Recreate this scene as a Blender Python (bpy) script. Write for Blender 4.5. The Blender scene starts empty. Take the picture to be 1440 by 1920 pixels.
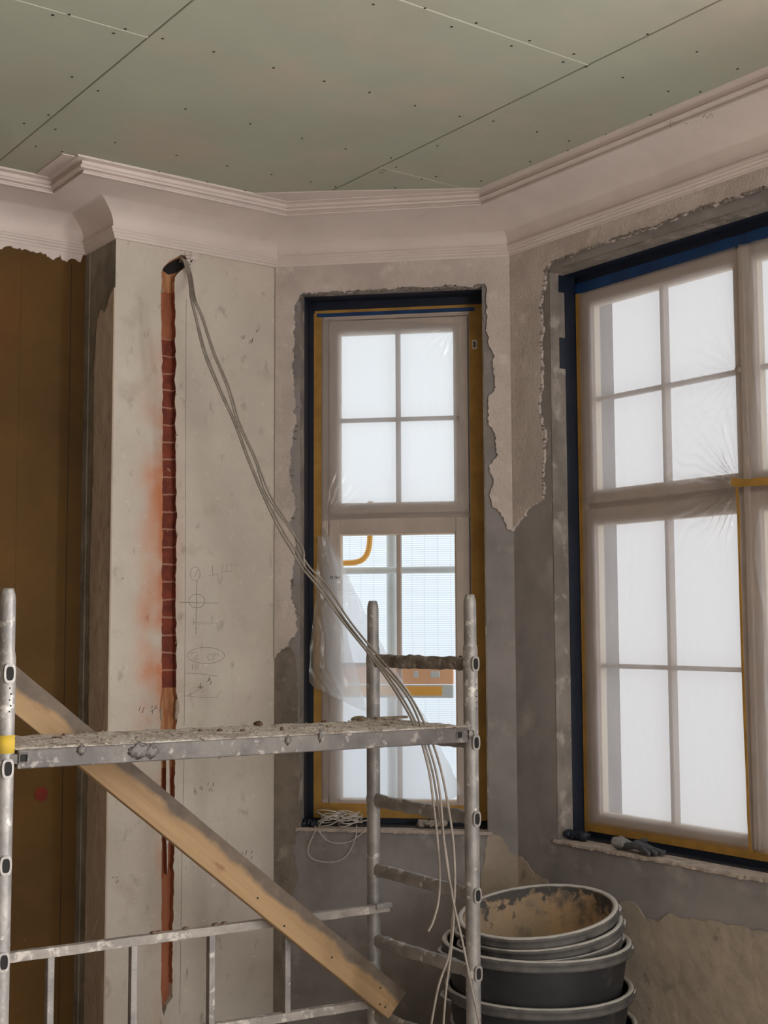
import bpy, bmesh, math, random
from mathutils import Vector, Matrix, noise
random.seed(7)
C = bpy.context.scene.collection
S = bpy.context.scene

# ---------------------------------------------------------------- camera, world, light, exposure
F_PX, YAW, PITCH, ROLL = 2444.19, math.radians(35.9527), math.radians(5.0163), math.radians(-0.23)
EYE = Vector((0, 0, 1.6))
FWD = Vector((math.sin(YAW) * math.cos(PITCH), math.cos(YAW) * math.cos(PITCH), math.sin(PITCH)))
_r = Vector((math.cos(YAW), -math.sin(YAW), 0)); _u = _r.cross(FWD)
RGT = _r * math.cos(ROLL) + _u * math.sin(ROLL); UPV = -_r * math.sin(ROLL) + _u * math.cos(ROLL)
cam = bpy.data.cameras.new('camera'); co = bpy.data.objects.new('camera', cam); C.objects.link(co)
cam.sensor_fit = 'VERTICAL'; cam.sensor_height = 24; cam.lens = F_PX / 1920 * 24; cam.clip_start = 0.05
co.matrix_world = Matrix(((RGT.x, UPV.x, -FWD.x, EYE.x), (RGT.y, UPV.y, -FWD.y, EYE.y), (RGT.z, UPV.z, -FWD.z, EYE.z), (0, 0, 0, 1)))
S.camera = co
S.view_settings.view_transform = 'Standard'; S.view_settings.look = 'None'; S.view_settings.gamma = 1
S.view_settings.use_curve_mapping = False
S.view_settings.exposure = 0.0

w = bpy.data.worlds.new('sky'); S.world = w; w.use_nodes = True
nt = w.node_tree; nt.nodes.clear()
tc = nt.nodes.new('ShaderNodeTexCoord'); sp = nt.nodes.new('ShaderNodeSeparateXYZ'); rp = nt.nodes.new('ShaderNodeValToRGB')
ns = nt.nodes.new('ShaderNodeTexNoise'); ns.inputs['Scale'].default_value = 2.5; ns.inputs['Detail'].default_value = 4
mx = nt.nodes.new('ShaderNodeMixRGB'); mx.blend_type = 'MULTIPLY'; mx.inputs[0].default_value = 0.35
bg = nt.nodes.new('ShaderNodeBackground'); wo = nt.nodes.new('ShaderNodeOutputWorld')
rp.color_ramp.elements[0].position = 0.42; rp.color_ramp.elements[0].color = (0.62, 0.61, 0.60, 1)
rp.color_ramp.elements[1].position = 0.56; rp.color_ramp.elements[1].color = (0.93, 0.95, 1.0, 1)
ad = nt.nodes.new('ShaderNodeMath'); ad.operation = 'MULTIPLY_ADD'; ad.inputs[1].default_value = 0.5; ad.inputs[2].default_value = 0.5
nt.links.new(tc.outputs['Generated'], sp.inputs[0]); nt.links.new(sp.outputs['Z'], ad.inputs[0]); nt.links.new(ad.outputs[0], rp.inputs[0])
nt.links.new(tc.outputs['Generated'], ns.inputs['Vector'])
nt.links.new(rp.outputs[0], mx.inputs[1]); nt.links.new(ns.outputs['Fac'], mx.inputs[2]); nt.links.new(mx.outputs[0], bg.inputs[0])
bg.inputs[1].default_value = 1.7; nt.links.new(bg.outputs[0], wo.inputs[0])

def area(name, loc, rot, sx, sy, power, col=(1, 1, 1)):
    l = bpy.data.lights.new(name, 'AREA'); l.shape = 'RECTANGLE'; l.size = sx; l.size_y = sy; l.energy = power; l.color = col
    o = bpy.data.objects.new(name, l); C.objects.link(o); o.location = loc; o.rotation_euler = rot; return o
# added fill lamps outside unseen openings: one along the right wall, one behind
area('fill_side', (3.75, -0.35, 1.85), (0, math.radians(82), 0), 2.0, 1.9, 360, (1, .982, .968))
area('fill_back', (1.3, -2.9, 1.8), (math.radians(82), 0, 0), 1.9, 2.0, 90, (1, .982, .968))

# ---------------------------------------------------------------- room layout (metres)
A = Vector((2.6841, 4.4384, 0)); q = math.sqrt(.5)
dC = Vector((q, -q, 0)); nC = Vector((-q, -q, 0)); WC = 0.946
B = A + WC * dC
L = A - Vector((.6956, 0, 0)); I = L + Vector((0, .2726, 0))
YEND = -2.5; XEND = -3.0; CZ = 3.235
def ray(x, y): return FWD + RGT * ((x - 720) / F_PX) - UPV * ((y - 960) / F_PX)
def hit(x, y, P, n):
    d = ray(x, y); n = Vector(n); return EYE + d * (((Vector(P) - EYE).dot(n)) / d.dot(n))
def cen(x, y, o=0): p = hit(x, y, A - nC * o, nC); return ((p - A).dot(dC), p.z)        # wall coordinates (along, height)
def rig(x, y, o=0): p = hit(x, y, B + Vector((o, 0, 0)), (1, 0, 0)); return (B.y - p.y, p.z)
def pie(x, y, o=0): p = hit(x, y, A + Vector((0, o, 0)), (0, 1, 0)); return (p.x - A.x, p.z)
def och(x, y): p = hit(x, y, I, (0, 1, 0)); return (p.x - I.x, p.z)
def atd(x, y, d): return EYE + ray(x, y) * d

# ---------------------------------------------------------------- helpers
def lin(c):
    r = []
    for v in c[:3]:
        v /= 255; r.append(v / 12.92 if v <= .04045 else ((v + .055) / 1.055) ** 2.4)
    return (*r, 1)
def newmat(name):
    m = bpy.data.materials.new(name); m.use_nodes = True; n = m.node_tree; b = n.nodes['Principled BSDF']; return m, n, b
def N(n, t, **k):
    x = n.nodes.new(t)
    for a, v in k.items():
        if a in x.inputs: x.inputs[a].default_value = v
        else: setattr(x, a, v)
    return x
def noisemix(n, vec, c1, c2, scale, lo=.4, hi=.6, detail=6, rough=.6, stretch=None):
    t = N(n, 'ShaderNodeTexNoise'); t.inputs['Scale'].default_value = scale; t.inputs['Detail'].default_value = detail; t.inputs['Roughness'].default_value = rough
    if stretch:
        mp = N(n, 'ShaderNodeMapping'); mp.inputs['Scale'].default_value = stretch; n.links.new(vec, mp.inputs[0]); vec = mp.outputs[0]
    n.links.new(vec, t.inputs['Vector'])
    r = N(n, 'ShaderNodeValToRGB'); r.color_ramp.elements[0].position = lo; r.color_ramp.elements[1].position = hi
    n.links.new(t.outputs['Fac'], r.inputs[0])
    m = N(n, 'ShaderNodeMixRGB'); n.links.new(r.outputs[0], m.inputs[0])
    for i, c in ((1, c1), (2, c2)):
        if isinstance(c, tuple): m.inputs[i].default_value = c
        else: n.links.new(c, m.inputs[i])
    return m.outputs[0]
def bump(n, b, vec, scale, strength, dist=.01, detail=8, second=None):
    t = N(n, 'ShaderNodeTexNoise'); t.inputs['Scale'].default_value = scale; t.inputs['Detail'].default_value = detail; n.links.new(vec, t.inputs['Vector'])
    h = t.outputs['Fac']
    if second:
        t2 = N(n, 'ShaderNodeTexNoise'); t2.inputs['Scale'].default_value = second; n.links.new(vec, t2.inputs['Vector'])
        a = N(n, 'ShaderNodeMath'); a.operation = 'ADD'; n.links.new(h, a.inputs[0]); n.links.new(t2.outputs['Fac'], a.inputs[1]); h = a.outputs[0]
    bp = N(n, 'ShaderNodeBump'); bp.inputs['Strength'].default_value = strength; bp.inputs['Distance'].default_value = dist
    n.links.new(h, bp.inputs['Height']); n.links.new(bp.outputs[0], b.inputs['Normal'])
def mat(name, c1, c2=None, c3=None, scale=6, lo=.4, hi=.62, rough=.85, metal=0, bs=30, bst=.3, bd=.005, stretch=None, s3=40, lo3=.6, hi3=.7, second=None, world=False):
    m, n, b = newmat(name); tcn = N(n, 'ShaderNodeTexCoord')
    v = tcn.outputs['Object']
    if world: g = N(n, 'ShaderNodeNewGeometry'); v = g.outputs['Position']
    c = lin(c1)
    if c2: c = noisemix(n, v, c, lin(c2), scale, lo, hi, stretch=stretch)
    if c3: c = noisemix(n, v, c, lin(c3), s3, lo3, hi3)
    if isinstance(c, tuple): b.inputs['Base Color'].default_value = c
    else: n.links.new(c, b.inputs['Base Color'])
    b.inputs['Roughness'].default_value = rough; b.inputs['Metallic'].default_value = metal
    if bst: bump(n, b, v, bs, bst, bd, second=second)
    return m

M = {}
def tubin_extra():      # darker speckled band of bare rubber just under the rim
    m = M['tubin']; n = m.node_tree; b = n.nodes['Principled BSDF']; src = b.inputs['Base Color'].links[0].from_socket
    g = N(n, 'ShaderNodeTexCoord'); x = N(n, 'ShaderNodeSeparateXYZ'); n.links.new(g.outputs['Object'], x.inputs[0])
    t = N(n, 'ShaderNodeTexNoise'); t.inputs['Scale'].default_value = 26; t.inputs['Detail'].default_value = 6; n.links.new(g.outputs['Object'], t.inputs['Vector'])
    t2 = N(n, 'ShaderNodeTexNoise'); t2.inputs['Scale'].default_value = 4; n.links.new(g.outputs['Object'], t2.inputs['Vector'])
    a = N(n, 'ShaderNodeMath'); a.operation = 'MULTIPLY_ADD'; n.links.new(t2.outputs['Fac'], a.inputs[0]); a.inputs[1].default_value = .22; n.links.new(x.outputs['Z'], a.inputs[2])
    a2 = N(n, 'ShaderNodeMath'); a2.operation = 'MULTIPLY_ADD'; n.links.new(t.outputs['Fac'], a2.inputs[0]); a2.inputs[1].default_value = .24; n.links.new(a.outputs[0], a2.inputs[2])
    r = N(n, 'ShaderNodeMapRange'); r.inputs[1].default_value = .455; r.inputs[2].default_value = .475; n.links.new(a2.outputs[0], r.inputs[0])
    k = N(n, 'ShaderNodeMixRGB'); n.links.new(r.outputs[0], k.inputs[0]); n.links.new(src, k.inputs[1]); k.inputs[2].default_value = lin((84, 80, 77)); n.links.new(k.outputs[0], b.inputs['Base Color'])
M['cornice'] = mat('cornice_plaster', (222, 209, 203), (212, 199, 193), (200, 185, 178), scale=3, bs=60, bst=.12, s3=14, lo3=.66, hi3=.78)
M['skim'] = mat('grey_skim_plaster', (150, 143, 142), (129, 123, 122), (166, 159, 156), scale=3.2, bs=9, bst=.35, bd=.012, s3=7, lo3=.56, hi3=.72)
M['old'] = mat('old_wall_plaster', (204, 191, 184), (188, 175, 168), (218, 206, 198), scale=4, lo=.42, hi=.6, bs=22, bst=.5, bd=.008, s3=12, lo3=.58, hi3=.72, second=90)
M['reveal'] = mat('reveal_plaster', (138, 129, 122), (112, 105, 100), (164, 154, 146), scale=7, bs=26, bst=.9, bd=.012, s3=13, lo3=.55, hi3=.66)
M['rough'] = mat('rough_dark_plaster', (136, 125, 114), (112, 103, 94), (156, 146, 134), scale=7, bs=24, bst=.9, bd=.012, s3=12, lo3=.58, hi3=.7)
M['sill'] = mat('plastered_sill', (186, 170, 160), (160, 146, 136), (204, 190, 180), scale=16, bs=50, bst=.9, bd=.008, s3=34, lo3=.58, hi3=.66)
M['tan'] = mat('tan_old_plaster', (178, 162, 146), (160, 146, 132), (140, 128, 116), scale=4, bs=20, bst=.6, bd=.01, s3=13, lo3=.6, hi3=.7)
M['return'] = mat('rough_grey_render', (196, 178, 160), (172, 156, 140), (208, 192, 176), scale=3, bs=18, bst=.7, bd=.015, s3=7, lo3=.6, hi3=.72, stretch=(1, 1, .4))
M['dark_render'] = mat('dark_grey_render', (150, 141, 128), (124, 116, 104), (166, 156, 142), scale=7, bs=25, bst=.8, bd=.012)
M['concrete'] = mat('concrete_floor', (208, 200, 192), (192, 184, 176), scale=2, bs=12)
M['roomwall'] = mat('room_wall_plaster', (128, 112, 96), (116, 100, 84), scale=2)
M['frame'] = mat('taupe_window_paint', (186, 170, 161), (176, 161, 152), scale=8, rough=.5, bst=0)
M['rebate'] = mat('cream_glazing_bead', (226, 210, 190), rough=.5, bst=0)
M['gold'] = mat('ochre_masking_tape', (178, 134, 62), (156, 116, 52), scale=12, rough=.55, bs=40, bst=.3, bd=.002)
M['membrane'] = mat('navy_sealing_membrane', (16, 26, 44), (24, 32, 48), (40, 44, 52), scale=6, rough=.5, bs=14, bst=.5, bd=.006, s3=20, lo3=.64, hi3=.8)
M['blue'] = mat('blue_masking_tape', (14, 62, 112), (10, 46, 88), scale=9, rough=.5, bs=30, bst=.2, bd=.002)
M['white_line'] = mat('gypsum_edge', (205, 205, 190), rough=.9, bst=0)
M['black'] = mat('black_hole', (18, 16, 15), rough=.8, bst=0)
M['screw'] = mat('black_drywall_screw', (22, 20, 20), rough=.5, bst=0)
M['alu'] = mat('dusty_aluminium', (134, 131, 129), (158, 153, 149), (204, 198, 192), scale=13, lo=.4, hi=.6, rough=.5, metal=.35, bs=60, bst=.5, bd=.004, s3=28, lo3=.60, hi3=.66)
M['rail'] = mat('mortar_dusted_rail', (170, 162, 154), (146, 139, 133), (204, 196, 188), scale=12, lo=.4, hi=.6, rough=.7, metal=.15, bs=60, bst=.6, bd=.005, s3=26, lo3=.56, hi3=.64)
M['crust'] = mat('mortar_crusted_aluminium', (112, 100, 90), (150, 140, 130), (176, 168, 158), scale=22, lo=.4, hi=.6, rough=.9, metal=.1, bs=45, bst=1.0, bd=.012, s3=50, lo3=.55, hi3=.65)
M['beam'] = mat('scuffed_aluminium_beam', (106, 100, 96), (86, 81, 78), (146, 138, 132), scale=9, lo=.42, hi=.6, rough=.6, metal=.3, bs=30, bst=.5, bd=.006, s3=30, lo3=.58, hi3=.66)
M['deckdust'] = mat('dusty_deck_board', (206, 196, 188), (164, 148, 136), (84, 62, 50), scale=14, lo=.48, hi=.66, rough=.95, bs=60, bst=1, bd=.01, s3=46, lo3=.6, hi3=.66)
M['timber'] = None
M['cable'] = mat('grey_cable', (158, 148, 138), (138, 128, 120), scale=20, rough=.6, bst=0)
M['whitecable'] = mat('white_cable', (214, 206, 198), (190, 182, 174), scale=20, rough=.55, bst=0)
M['tub'] = mat('black_rubber_tub', (30, 31, 35), (44, 45, 48), (104, 99, 94), scale=5, lo=.42, hi=.7, rough=.6, bs=25, bst=.4, bd=.004, s3=11, lo3=.62, hi3=.82)
M['tubrim'] = mat('dusty_top_lit_rim', (78, 76, 76), (104, 100, 97), (48, 48, 50), scale=12, lo=.4, hi=.65, rough=.6, bs=30, bst=.5, bd=.004, s3=16, lo3=.6, hi3=.7)
def rim_top_light():  # upward rim faces paler: light from above painted into the colour
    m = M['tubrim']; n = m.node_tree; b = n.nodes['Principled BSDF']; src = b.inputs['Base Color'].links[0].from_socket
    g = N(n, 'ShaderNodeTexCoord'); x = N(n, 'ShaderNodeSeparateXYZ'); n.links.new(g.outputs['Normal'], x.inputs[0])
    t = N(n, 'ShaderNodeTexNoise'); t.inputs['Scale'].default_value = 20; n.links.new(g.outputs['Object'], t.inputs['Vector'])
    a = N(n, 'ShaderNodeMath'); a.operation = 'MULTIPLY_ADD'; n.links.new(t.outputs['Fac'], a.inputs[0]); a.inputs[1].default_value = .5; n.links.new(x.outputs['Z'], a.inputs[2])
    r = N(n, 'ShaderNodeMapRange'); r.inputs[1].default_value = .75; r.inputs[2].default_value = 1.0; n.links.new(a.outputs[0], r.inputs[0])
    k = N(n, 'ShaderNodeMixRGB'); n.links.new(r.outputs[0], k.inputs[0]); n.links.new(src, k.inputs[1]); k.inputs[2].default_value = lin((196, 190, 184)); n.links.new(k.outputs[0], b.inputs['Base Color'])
rim_top_light()
M['tubin'] = mat('mortar_stained_inside', (182, 152, 120), (160, 140, 116), (110, 102, 94), scale=7, lo=.4, hi=.6, rough=.85, bs=40, bst=.7, bd=.006, s3=16, lo3=.52, hi3=.7)
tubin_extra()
M['chip'] = mat('brick_chip', (84, 52, 38), (128, 108, 92), scale=30, bs=60, bst=.8)
M['mortar'] = mat('mortar_chunk', (168, 154, 138), (120, 104, 88), scale=30, bs=60, bst=.8)
M['glove'] = mat('grey_rubber_glove', (48, 50, 54), (72, 72, 76), scale=14, rough=.7, bs=70, bst=.5, bd=.003)
M['glovecuff'] = mat('grey_knit_cuff', (128, 124, 122), (104, 100, 100), scale=18, rough=.9, bs=90, bst=.6, bd=.003)
M['pencil'] = mat('pencil_line', (120, 112, 104), rough=.9, bst=0)
M['scuff'] = mat('dark_scuff', (84, 80, 76), rough=.9, bst=0)
M['red'] = mat('red_round_mark', (134, 46, 28), (110, 38, 24), scale=20, bst=0)
M['galv'] = mat('galvanised_pole', (226, 232, 230), (214, 220, 218), scale=6, rough=.6, metal=.1, bst=0)
M['orange'] = mat('orange_plastic', (255, 190, 90), rough=.5, bst=0)
M['orangeboard'] = mat('orange_toe_board', (255, 205, 165), (255, 196, 150), scale=5, rough=.7, bst=0)
M['ftext'] = mat('printed_grey', (70, 72, 76), bst=0)
M['white'] = mat('white_sticker', (225, 222, 216), bst=0)

# ceiling board: pale green face with dust
M['green'] = mat('green_plasterboard', (174, 180, 162), (166, 166, 150), (186, 176, 161), scale=1.1, lo=.35, hi=.65, rough=.75, bs=8, bst=.05, s3=2.4, lo3=.5, hi3=.75, world=True)

# ochre board on the left
def ochre():
    m, n, b = newmat('ochre_painted_board'); g = N(n, 'ShaderNodeTexCoord'); v = g.outputs['Object']
    c = noisemix(n, v, lin((104, 75, 36)), lin((80, 57, 27)), 1.5, .35, .65)
    c = noisemix(n, v, c, lin((100, 54, 28)), 2.2, .58, .8, stretch=(1, 1, .35))
    c = noisemix(n, v, c, lin((170, 140, 110)), 38, .7, .74)
    n.links.new(c, b.inputs['Base Color']); b.inputs['Roughness'].default_value = .7; b.inputs['Specular IOR Level'].default_value = .2; bump(n, b, v, 14, .15, .004); return m
M['ochre'] = ochre()

# pier plaster with orange brick-dust stains beside the chase (object coordinates = wall coordinates)
def pier_mat():
    m, n, b = newmat('pier_lime_plaster'); g = N(n, 'ShaderNodeTexCoord'); v = g.outputs['Object']
    c = noisemix(n, v, lin((210, 201, 189)), lin((198, 188, 177)), 3, .35, .65)
    c = noisemix(n, v, c, lin((186, 174, 160)), 7, .56, .74)
    c = noisemix(n, v, c, lin((172, 162, 150)), 18, .60, .72, stretch=(1, 1, .6))
    c = noisemix(n, v, c, lin((224, 216, 204)), 28, .62, .74)
    c = noisemix(n, v, c, lin((120, 114, 107)), 15, .68, .76, stretch=(1, 1, .35))
    xyz = N(n, 'ShaderNodeSeparateXYZ'); n.links.new(v, xyz.inputs[0])
    def gauss(sock, mu, sig):
        a = N(n, 'ShaderNodeMath'); a.operation = 'SUBTRACT'; n.links.new(sock, a.inputs[0]); a.inputs[1].default_value = mu
        d = N(n, 'ShaderNodeMath'); d.operation = 'DIVIDE'; n.links.new(a.outputs[0], d.inputs[0]); d.inputs[1].default_value = sig
        p = N(n, 'ShaderNodeMath'); p.operation = 'MULTIPLY'; n.links.new(d.outputs[0], p.inputs[0]); n.links.new(d.outputs[0], p.inputs[1])
        e = N(n, 'ShaderNodeMath'); e.operation = 'MULTIPLY'; n.links.new(p.outputs[0], e.inputs[0]); e.inputs[1].default_value = -1
        x = N(n, 'ShaderNodeMath'); x.operation = 'EXPONENT'; n.links.new(e.outputs[0], x.inputs[0]); return x.outputs[0]
    def mul(a, bb):
        x = N(n, 'ShaderNodeMath'); x.operation = 'MULTIPLY'; n.links.new(a, x.inputs[0])
        if isinstance(bb, float): x.inputs[1].default_value = bb
        else: n.links.new(bb, x.inputs[1])
        return x.outputs[0]
    def add(a, bb):
        x = N(n, 'ShaderNodeMath'); x.operation = 'ADD'; x.use_clamp = True; n.links.new(a, x.inputs[0]); n.links.new(bb, x.inputs[1]); return x.outputs[0]
    t = N(n, 'ShaderNodeTexNoise'); t.inputs['Scale'].default_value = 5; t.inputs['Detail'].default_value = 5; n.links.new(v, t.inputs['Vector'])
    r = N(n, 'ShaderNodeMapRange'); r.inputs[1].default_value = .36; r.inputs[2].default_value = .62; n.links.new(t.outputs['Fac'], r.inputs[0])
    CX = pie(305, 1000)[0]
    s1 = mul(mul(gauss(xyz.outputs[0], CX - .025, .06), gauss(xyz.outputs[2], 2.25, .32)), .95)
    s2 = mul(mul(gauss(xyz.outputs[0], CX - .05, .055), gauss(xyz.outputs[2], 1.5, .4)), .85)
    s3 = mul(mul(gauss(xyz.outputs[0], CX - .0, .018), gauss(xyz.outputs[2], 1.4, 1.1)), .75)
    s4 = mul(mul(gauss(xyz.outputs[0], CX + .07, .02), gauss(xyz.outputs[2], 1.75, .45)), .3)
    tot = mul(add(add(add(s1, s2), s3), s4), r.outputs[0])
    mxn = N(n, 'ShaderNodeMixRGB'); n.links.new(tot, mxn.inputs[0]); n.links.new(c, mxn.inputs[1]); mxn.inputs[2].default_value = lin((204, 132, 94))
    n.links.new(mxn.outputs[0], b.inputs['Base Color']); b.inputs['Roughness'].default_value = .9; bump(n, b, v, 12, .3, .008, second=60); return m
M['pier'] = pier_mat()

def brick_mat():
    m, n, b = newmat('chased_brickwork'); g = N(n, 'ShaderNodeTexCoord'); v = g.outputs['Object']
    xyz = N(n, 'ShaderNodeSeparateXYZ'); n.links.new(v, xyz.inputs[0])
    z1, z0 = pie(317, 632)[1], pie(317, 1290)[1]
    c = noisemix(n, v, lin((142, 68, 48)), lin((104, 50, 38)), 22, .35, .65)
    c = noisemix(n, v, c, lin((186, 136, 110)), 34, .66, .72)
    # mortar joints
    pitch = (z1 - z0) / 20.0
    w1 = N(n, 'ShaderNodeMath'); w1.operation = 'ADD'; n.links.new(xyz.outputs[2], w1.inputs[0]); w1.inputs[1].default_value = -z0
    nz = N(n, 'ShaderNodeTexNoise'); nz.inputs['Scale'].default_value = 18; n.links.new(v, nz.inputs['Vector'])
    nz2 = N(n, 'ShaderNodeMath'); nz2.operation = 'MULTIPLY_ADD'; n.links.new(nz.outputs['Fac'], nz2.inputs[0]); nz2.inputs[1].default_value = .012; n.links.new(w1.outputs[0], nz2.inputs[2])
    dv = N(n, 'ShaderNodeMath'); dv.operation = 'DIVIDE'; n.links.new(nz2.outputs[0], dv.inputs[0]); dv.inputs[1].default_value = pitch
    fr = N(n, 'ShaderNodeMath'); fr.operation = 'FRACT'; n.links.new(dv.outputs[0], fr.inputs[0])
    lt = N(n, 'ShaderNodeMath'); lt.operation = 'LESS_THAN'; n.links.new(fr.outputs[0], lt.inputs[0]); lt.inputs[1].default_value = .10
    mx1 = N(n, 'ShaderNodeMixRGB'); n.links.new(lt.outputs[0], mx1.inputs[0]); n.links.new(c, mx1.inputs[1]); mx1.inputs[2].default_value = lin((172, 126, 106))
    # smooth rusty and tan stretches
    rust = noisemix(n, v, lin((150, 84, 56)), lin((176, 112, 80)), 9, .4, .6, stretch=(1, 1, .2))
    tan = noisemix(n, v, lin((196, 148, 106)), lin((160, 104, 70)), 30, .4, .6, stretch=(2, 2, .2))
    def step(th):
        x = N(n, 'ShaderNodeMath'); x.operation = 'GREATER_THAN'; n.links.new(xyz.outputs[2], x.inputs[0]); x.inputs[1].default_value = th; return x.outputs[0]
    cur = rust
    for th, cc in ((pie(317, 1440)[1], tan), (z0, mx1.outputs[0]), (z1, rust), (pie(317, 545)[1], tan)):
        k = N(n, 'ShaderNodeMixRGB'); n.links.new(step(th), k.inputs[0]); n.links.new(cur, k.inputs[1]); n.links.new(cc, k.inputs[2]); cur = k.outputs[0]
    n.links.new(cur, b.inputs['Base Color']); b.inputs['Roughness'].default_value = .9; bump(n, b, v, 45, .8, .006); return m
M['brick'] = brick_mat()

def timber_mat():
    m, n, b = newmat('dusty_pine'); g = N(n, 'ShaderNodeTexCoord'); v = g.outputs['Object']
    xyz = N(n, 'ShaderNodeSeparateXYZ'); n.links.new(v, xyz.inputs[0])
    c = noisemix(n, v, lin((168, 138, 102)), lin((152, 123, 90)), 5, .35, .65, stretch=(.4, 3, 9))
    c = noisemix(n, v, c, lin((132, 96, 66)), 9, .66, .74, stretch=(.6, 1, 2))
    t = N(n, 'ShaderNodeTexNoise'); t.inputs['Scale'].default_value = 7; t.inputs['Detail'].default_value = 6; n.links.new(v, t.inputs['Vector'])
    a = N(n, 'ShaderNodeMath'); a.operation = 'MULTIPLY_ADD'; n.links.new(t.outputs['Fac'], a.inputs[0]); a.inputs[1].default_value = .075; n.links.new(xyz.outputs[2], a.inputs[2])
    r = N(n, 'ShaderNodeMapRange'); r.inputs[1].default_value = .045; r.inputs[2].default_value = .060; n.links.new(a.outputs[0], r.inputs[0])
    k = N(n, 'ShaderNodeMixRGB'); n.links.new(r.outputs[0], k.inputs[0]); n.links.new(c, k.inputs[1]); n.links.new(noisemix(n, v, lin((112, 98, 86)), lin((94, 82, 72)), 16, .35, .65), k.inputs[2])
    n.links.new(k.outputs[0], b.inputs['Base Color']); b.inputs['Roughness'].default_value = .85; bump(n, b, v, 20, .3, .004); return m
M['timber'] = timber_mat()

def film_mat(name, clear, col, wr=9, bst=.5, gloss=.08, stretch=(1, 1, .35)):
    m = bpy.data.materials.new(name); m.use_nodes = True; n = m.node_tree; n.nodes.clear()
    g = N(n, 'ShaderNodeTexCoord'); mp = N(n, 'ShaderNodeMapping'); mp.inputs['Scale'].default_value = stretch
    n.links.new(g.outputs['Object'], mp.inputs[0])
    t = N(n, 'ShaderNodeTexNoise'); t.inputs['Scale'].default_value = wr; t.inputs['Detail'].default_value = 3; n.links.new(mp.outputs[0], t.inputs['Vector'])
    bp = N(n, 'ShaderNodeBump'); bp.inputs['Strength'].default_value = bst; bp.inputs['Distance'].default_value = .02; n.links.new(t.outputs['Fac'], bp.inputs['Height'])
    tr = N(n, 'ShaderNodeBsdfTransparent'); tl = N(n, 'ShaderNodeBsdfTranslucent'); df = N(n, 'ShaderNodeBsdfDiffuse'); gl = N(n, 'ShaderNodeBsdfGlossy')
    tr.inputs[0].default_value = (.97, .97, .97, 1); tl.inputs[0].default_value = (*col, 1); df.inputs[0].default_value = (.8, .78, .76, 1)
    gl.inputs['Roughness'].default_value = .25
    for x in (tl, df, gl): n.links.new(bp.outputs[0], x.inputs['Normal'])
    a = N(n, 'ShaderNodeMixShader'); a.inputs[0].default_value = .12; n.links.new(tl.outputs[0], a.inputs[1]); n.links.new(df.outputs[0], a.inputs[2])
    c = N(n, 'ShaderNodeMixShader'); c.inputs[0].default_value = clear; n.links.new(a.outputs[0], c.inputs[1]); n.links.new(tr.outputs[0], c.inputs[2])
    d = N(n, 'ShaderNodeMixShader'); d.inputs[0].default_value = gloss; n.links.new(c.outputs[0], d.inputs[1]); n.links.new(gl.outputs[0], d.inputs[2])
    o = N(n, 'ShaderNodeOutputMaterial'); n.links.new(d.outputs[0], o.inputs[0]); return m
M['film'] = film_mat('milky_film', .62, (.95, .92, .92), wr=14, bst=.5, gloss=.10)
M['filmclear'] = film_mat('thin_milky_film', .50, (.95, .96, .99), bst=.3)
M['filmloose'] = film_mat('loose_film', .45, (.95, .96, .97), wr=14, bst=.5, gloss=.05)
def glass():
    m = bpy.data.materials.new('window_glass'); m.use_nodes = True; n = m.node_tree; n.nodes.clear()
    tr = N(n, 'ShaderNodeBsdfTransparent'); gl = N(n, 'ShaderNodeBsdfGlossy'); gl.inputs['Roughness'].default_value = .02
    tr.inputs[0].default_value = (.96, .98, .98, 1)
    lw = N(n, 'ShaderNodeLayerWeight'); lw.inputs[0].default_value = .5; pw = N(n, 'ShaderNodeMath'); pw.operation = 'POWER'; pw.inputs[1].default_value = 4
    f = N(n, 'ShaderNodeMath'); f.operation = 'MULTIPLY_ADD'; f.inputs[1].default_value = .8; f.inputs[2].default_value = .03; a = N(n, 'ShaderNodeMixShader')
    n.links.new(lw.outputs['Facing'], pw.inputs[0]); n.links.new(pw.outputs[0], f.inputs[0]); n.links.new(f.outputs[0], a.inputs[0]); n.links.new(tr.outputs[0], a.inputs[1]); n.links.new(gl.outputs[0], a.inputs[2])
    o = N(n, 'ShaderNodeOutputMaterial'); n.links.new(a.outputs[0], o.inputs[0]); return m
M['glass'] = glass()
M['sheeting'] = film_mat('white_sheeting', .22, (.96, .91, .90), bst=.2, gloss=.02)
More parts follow.
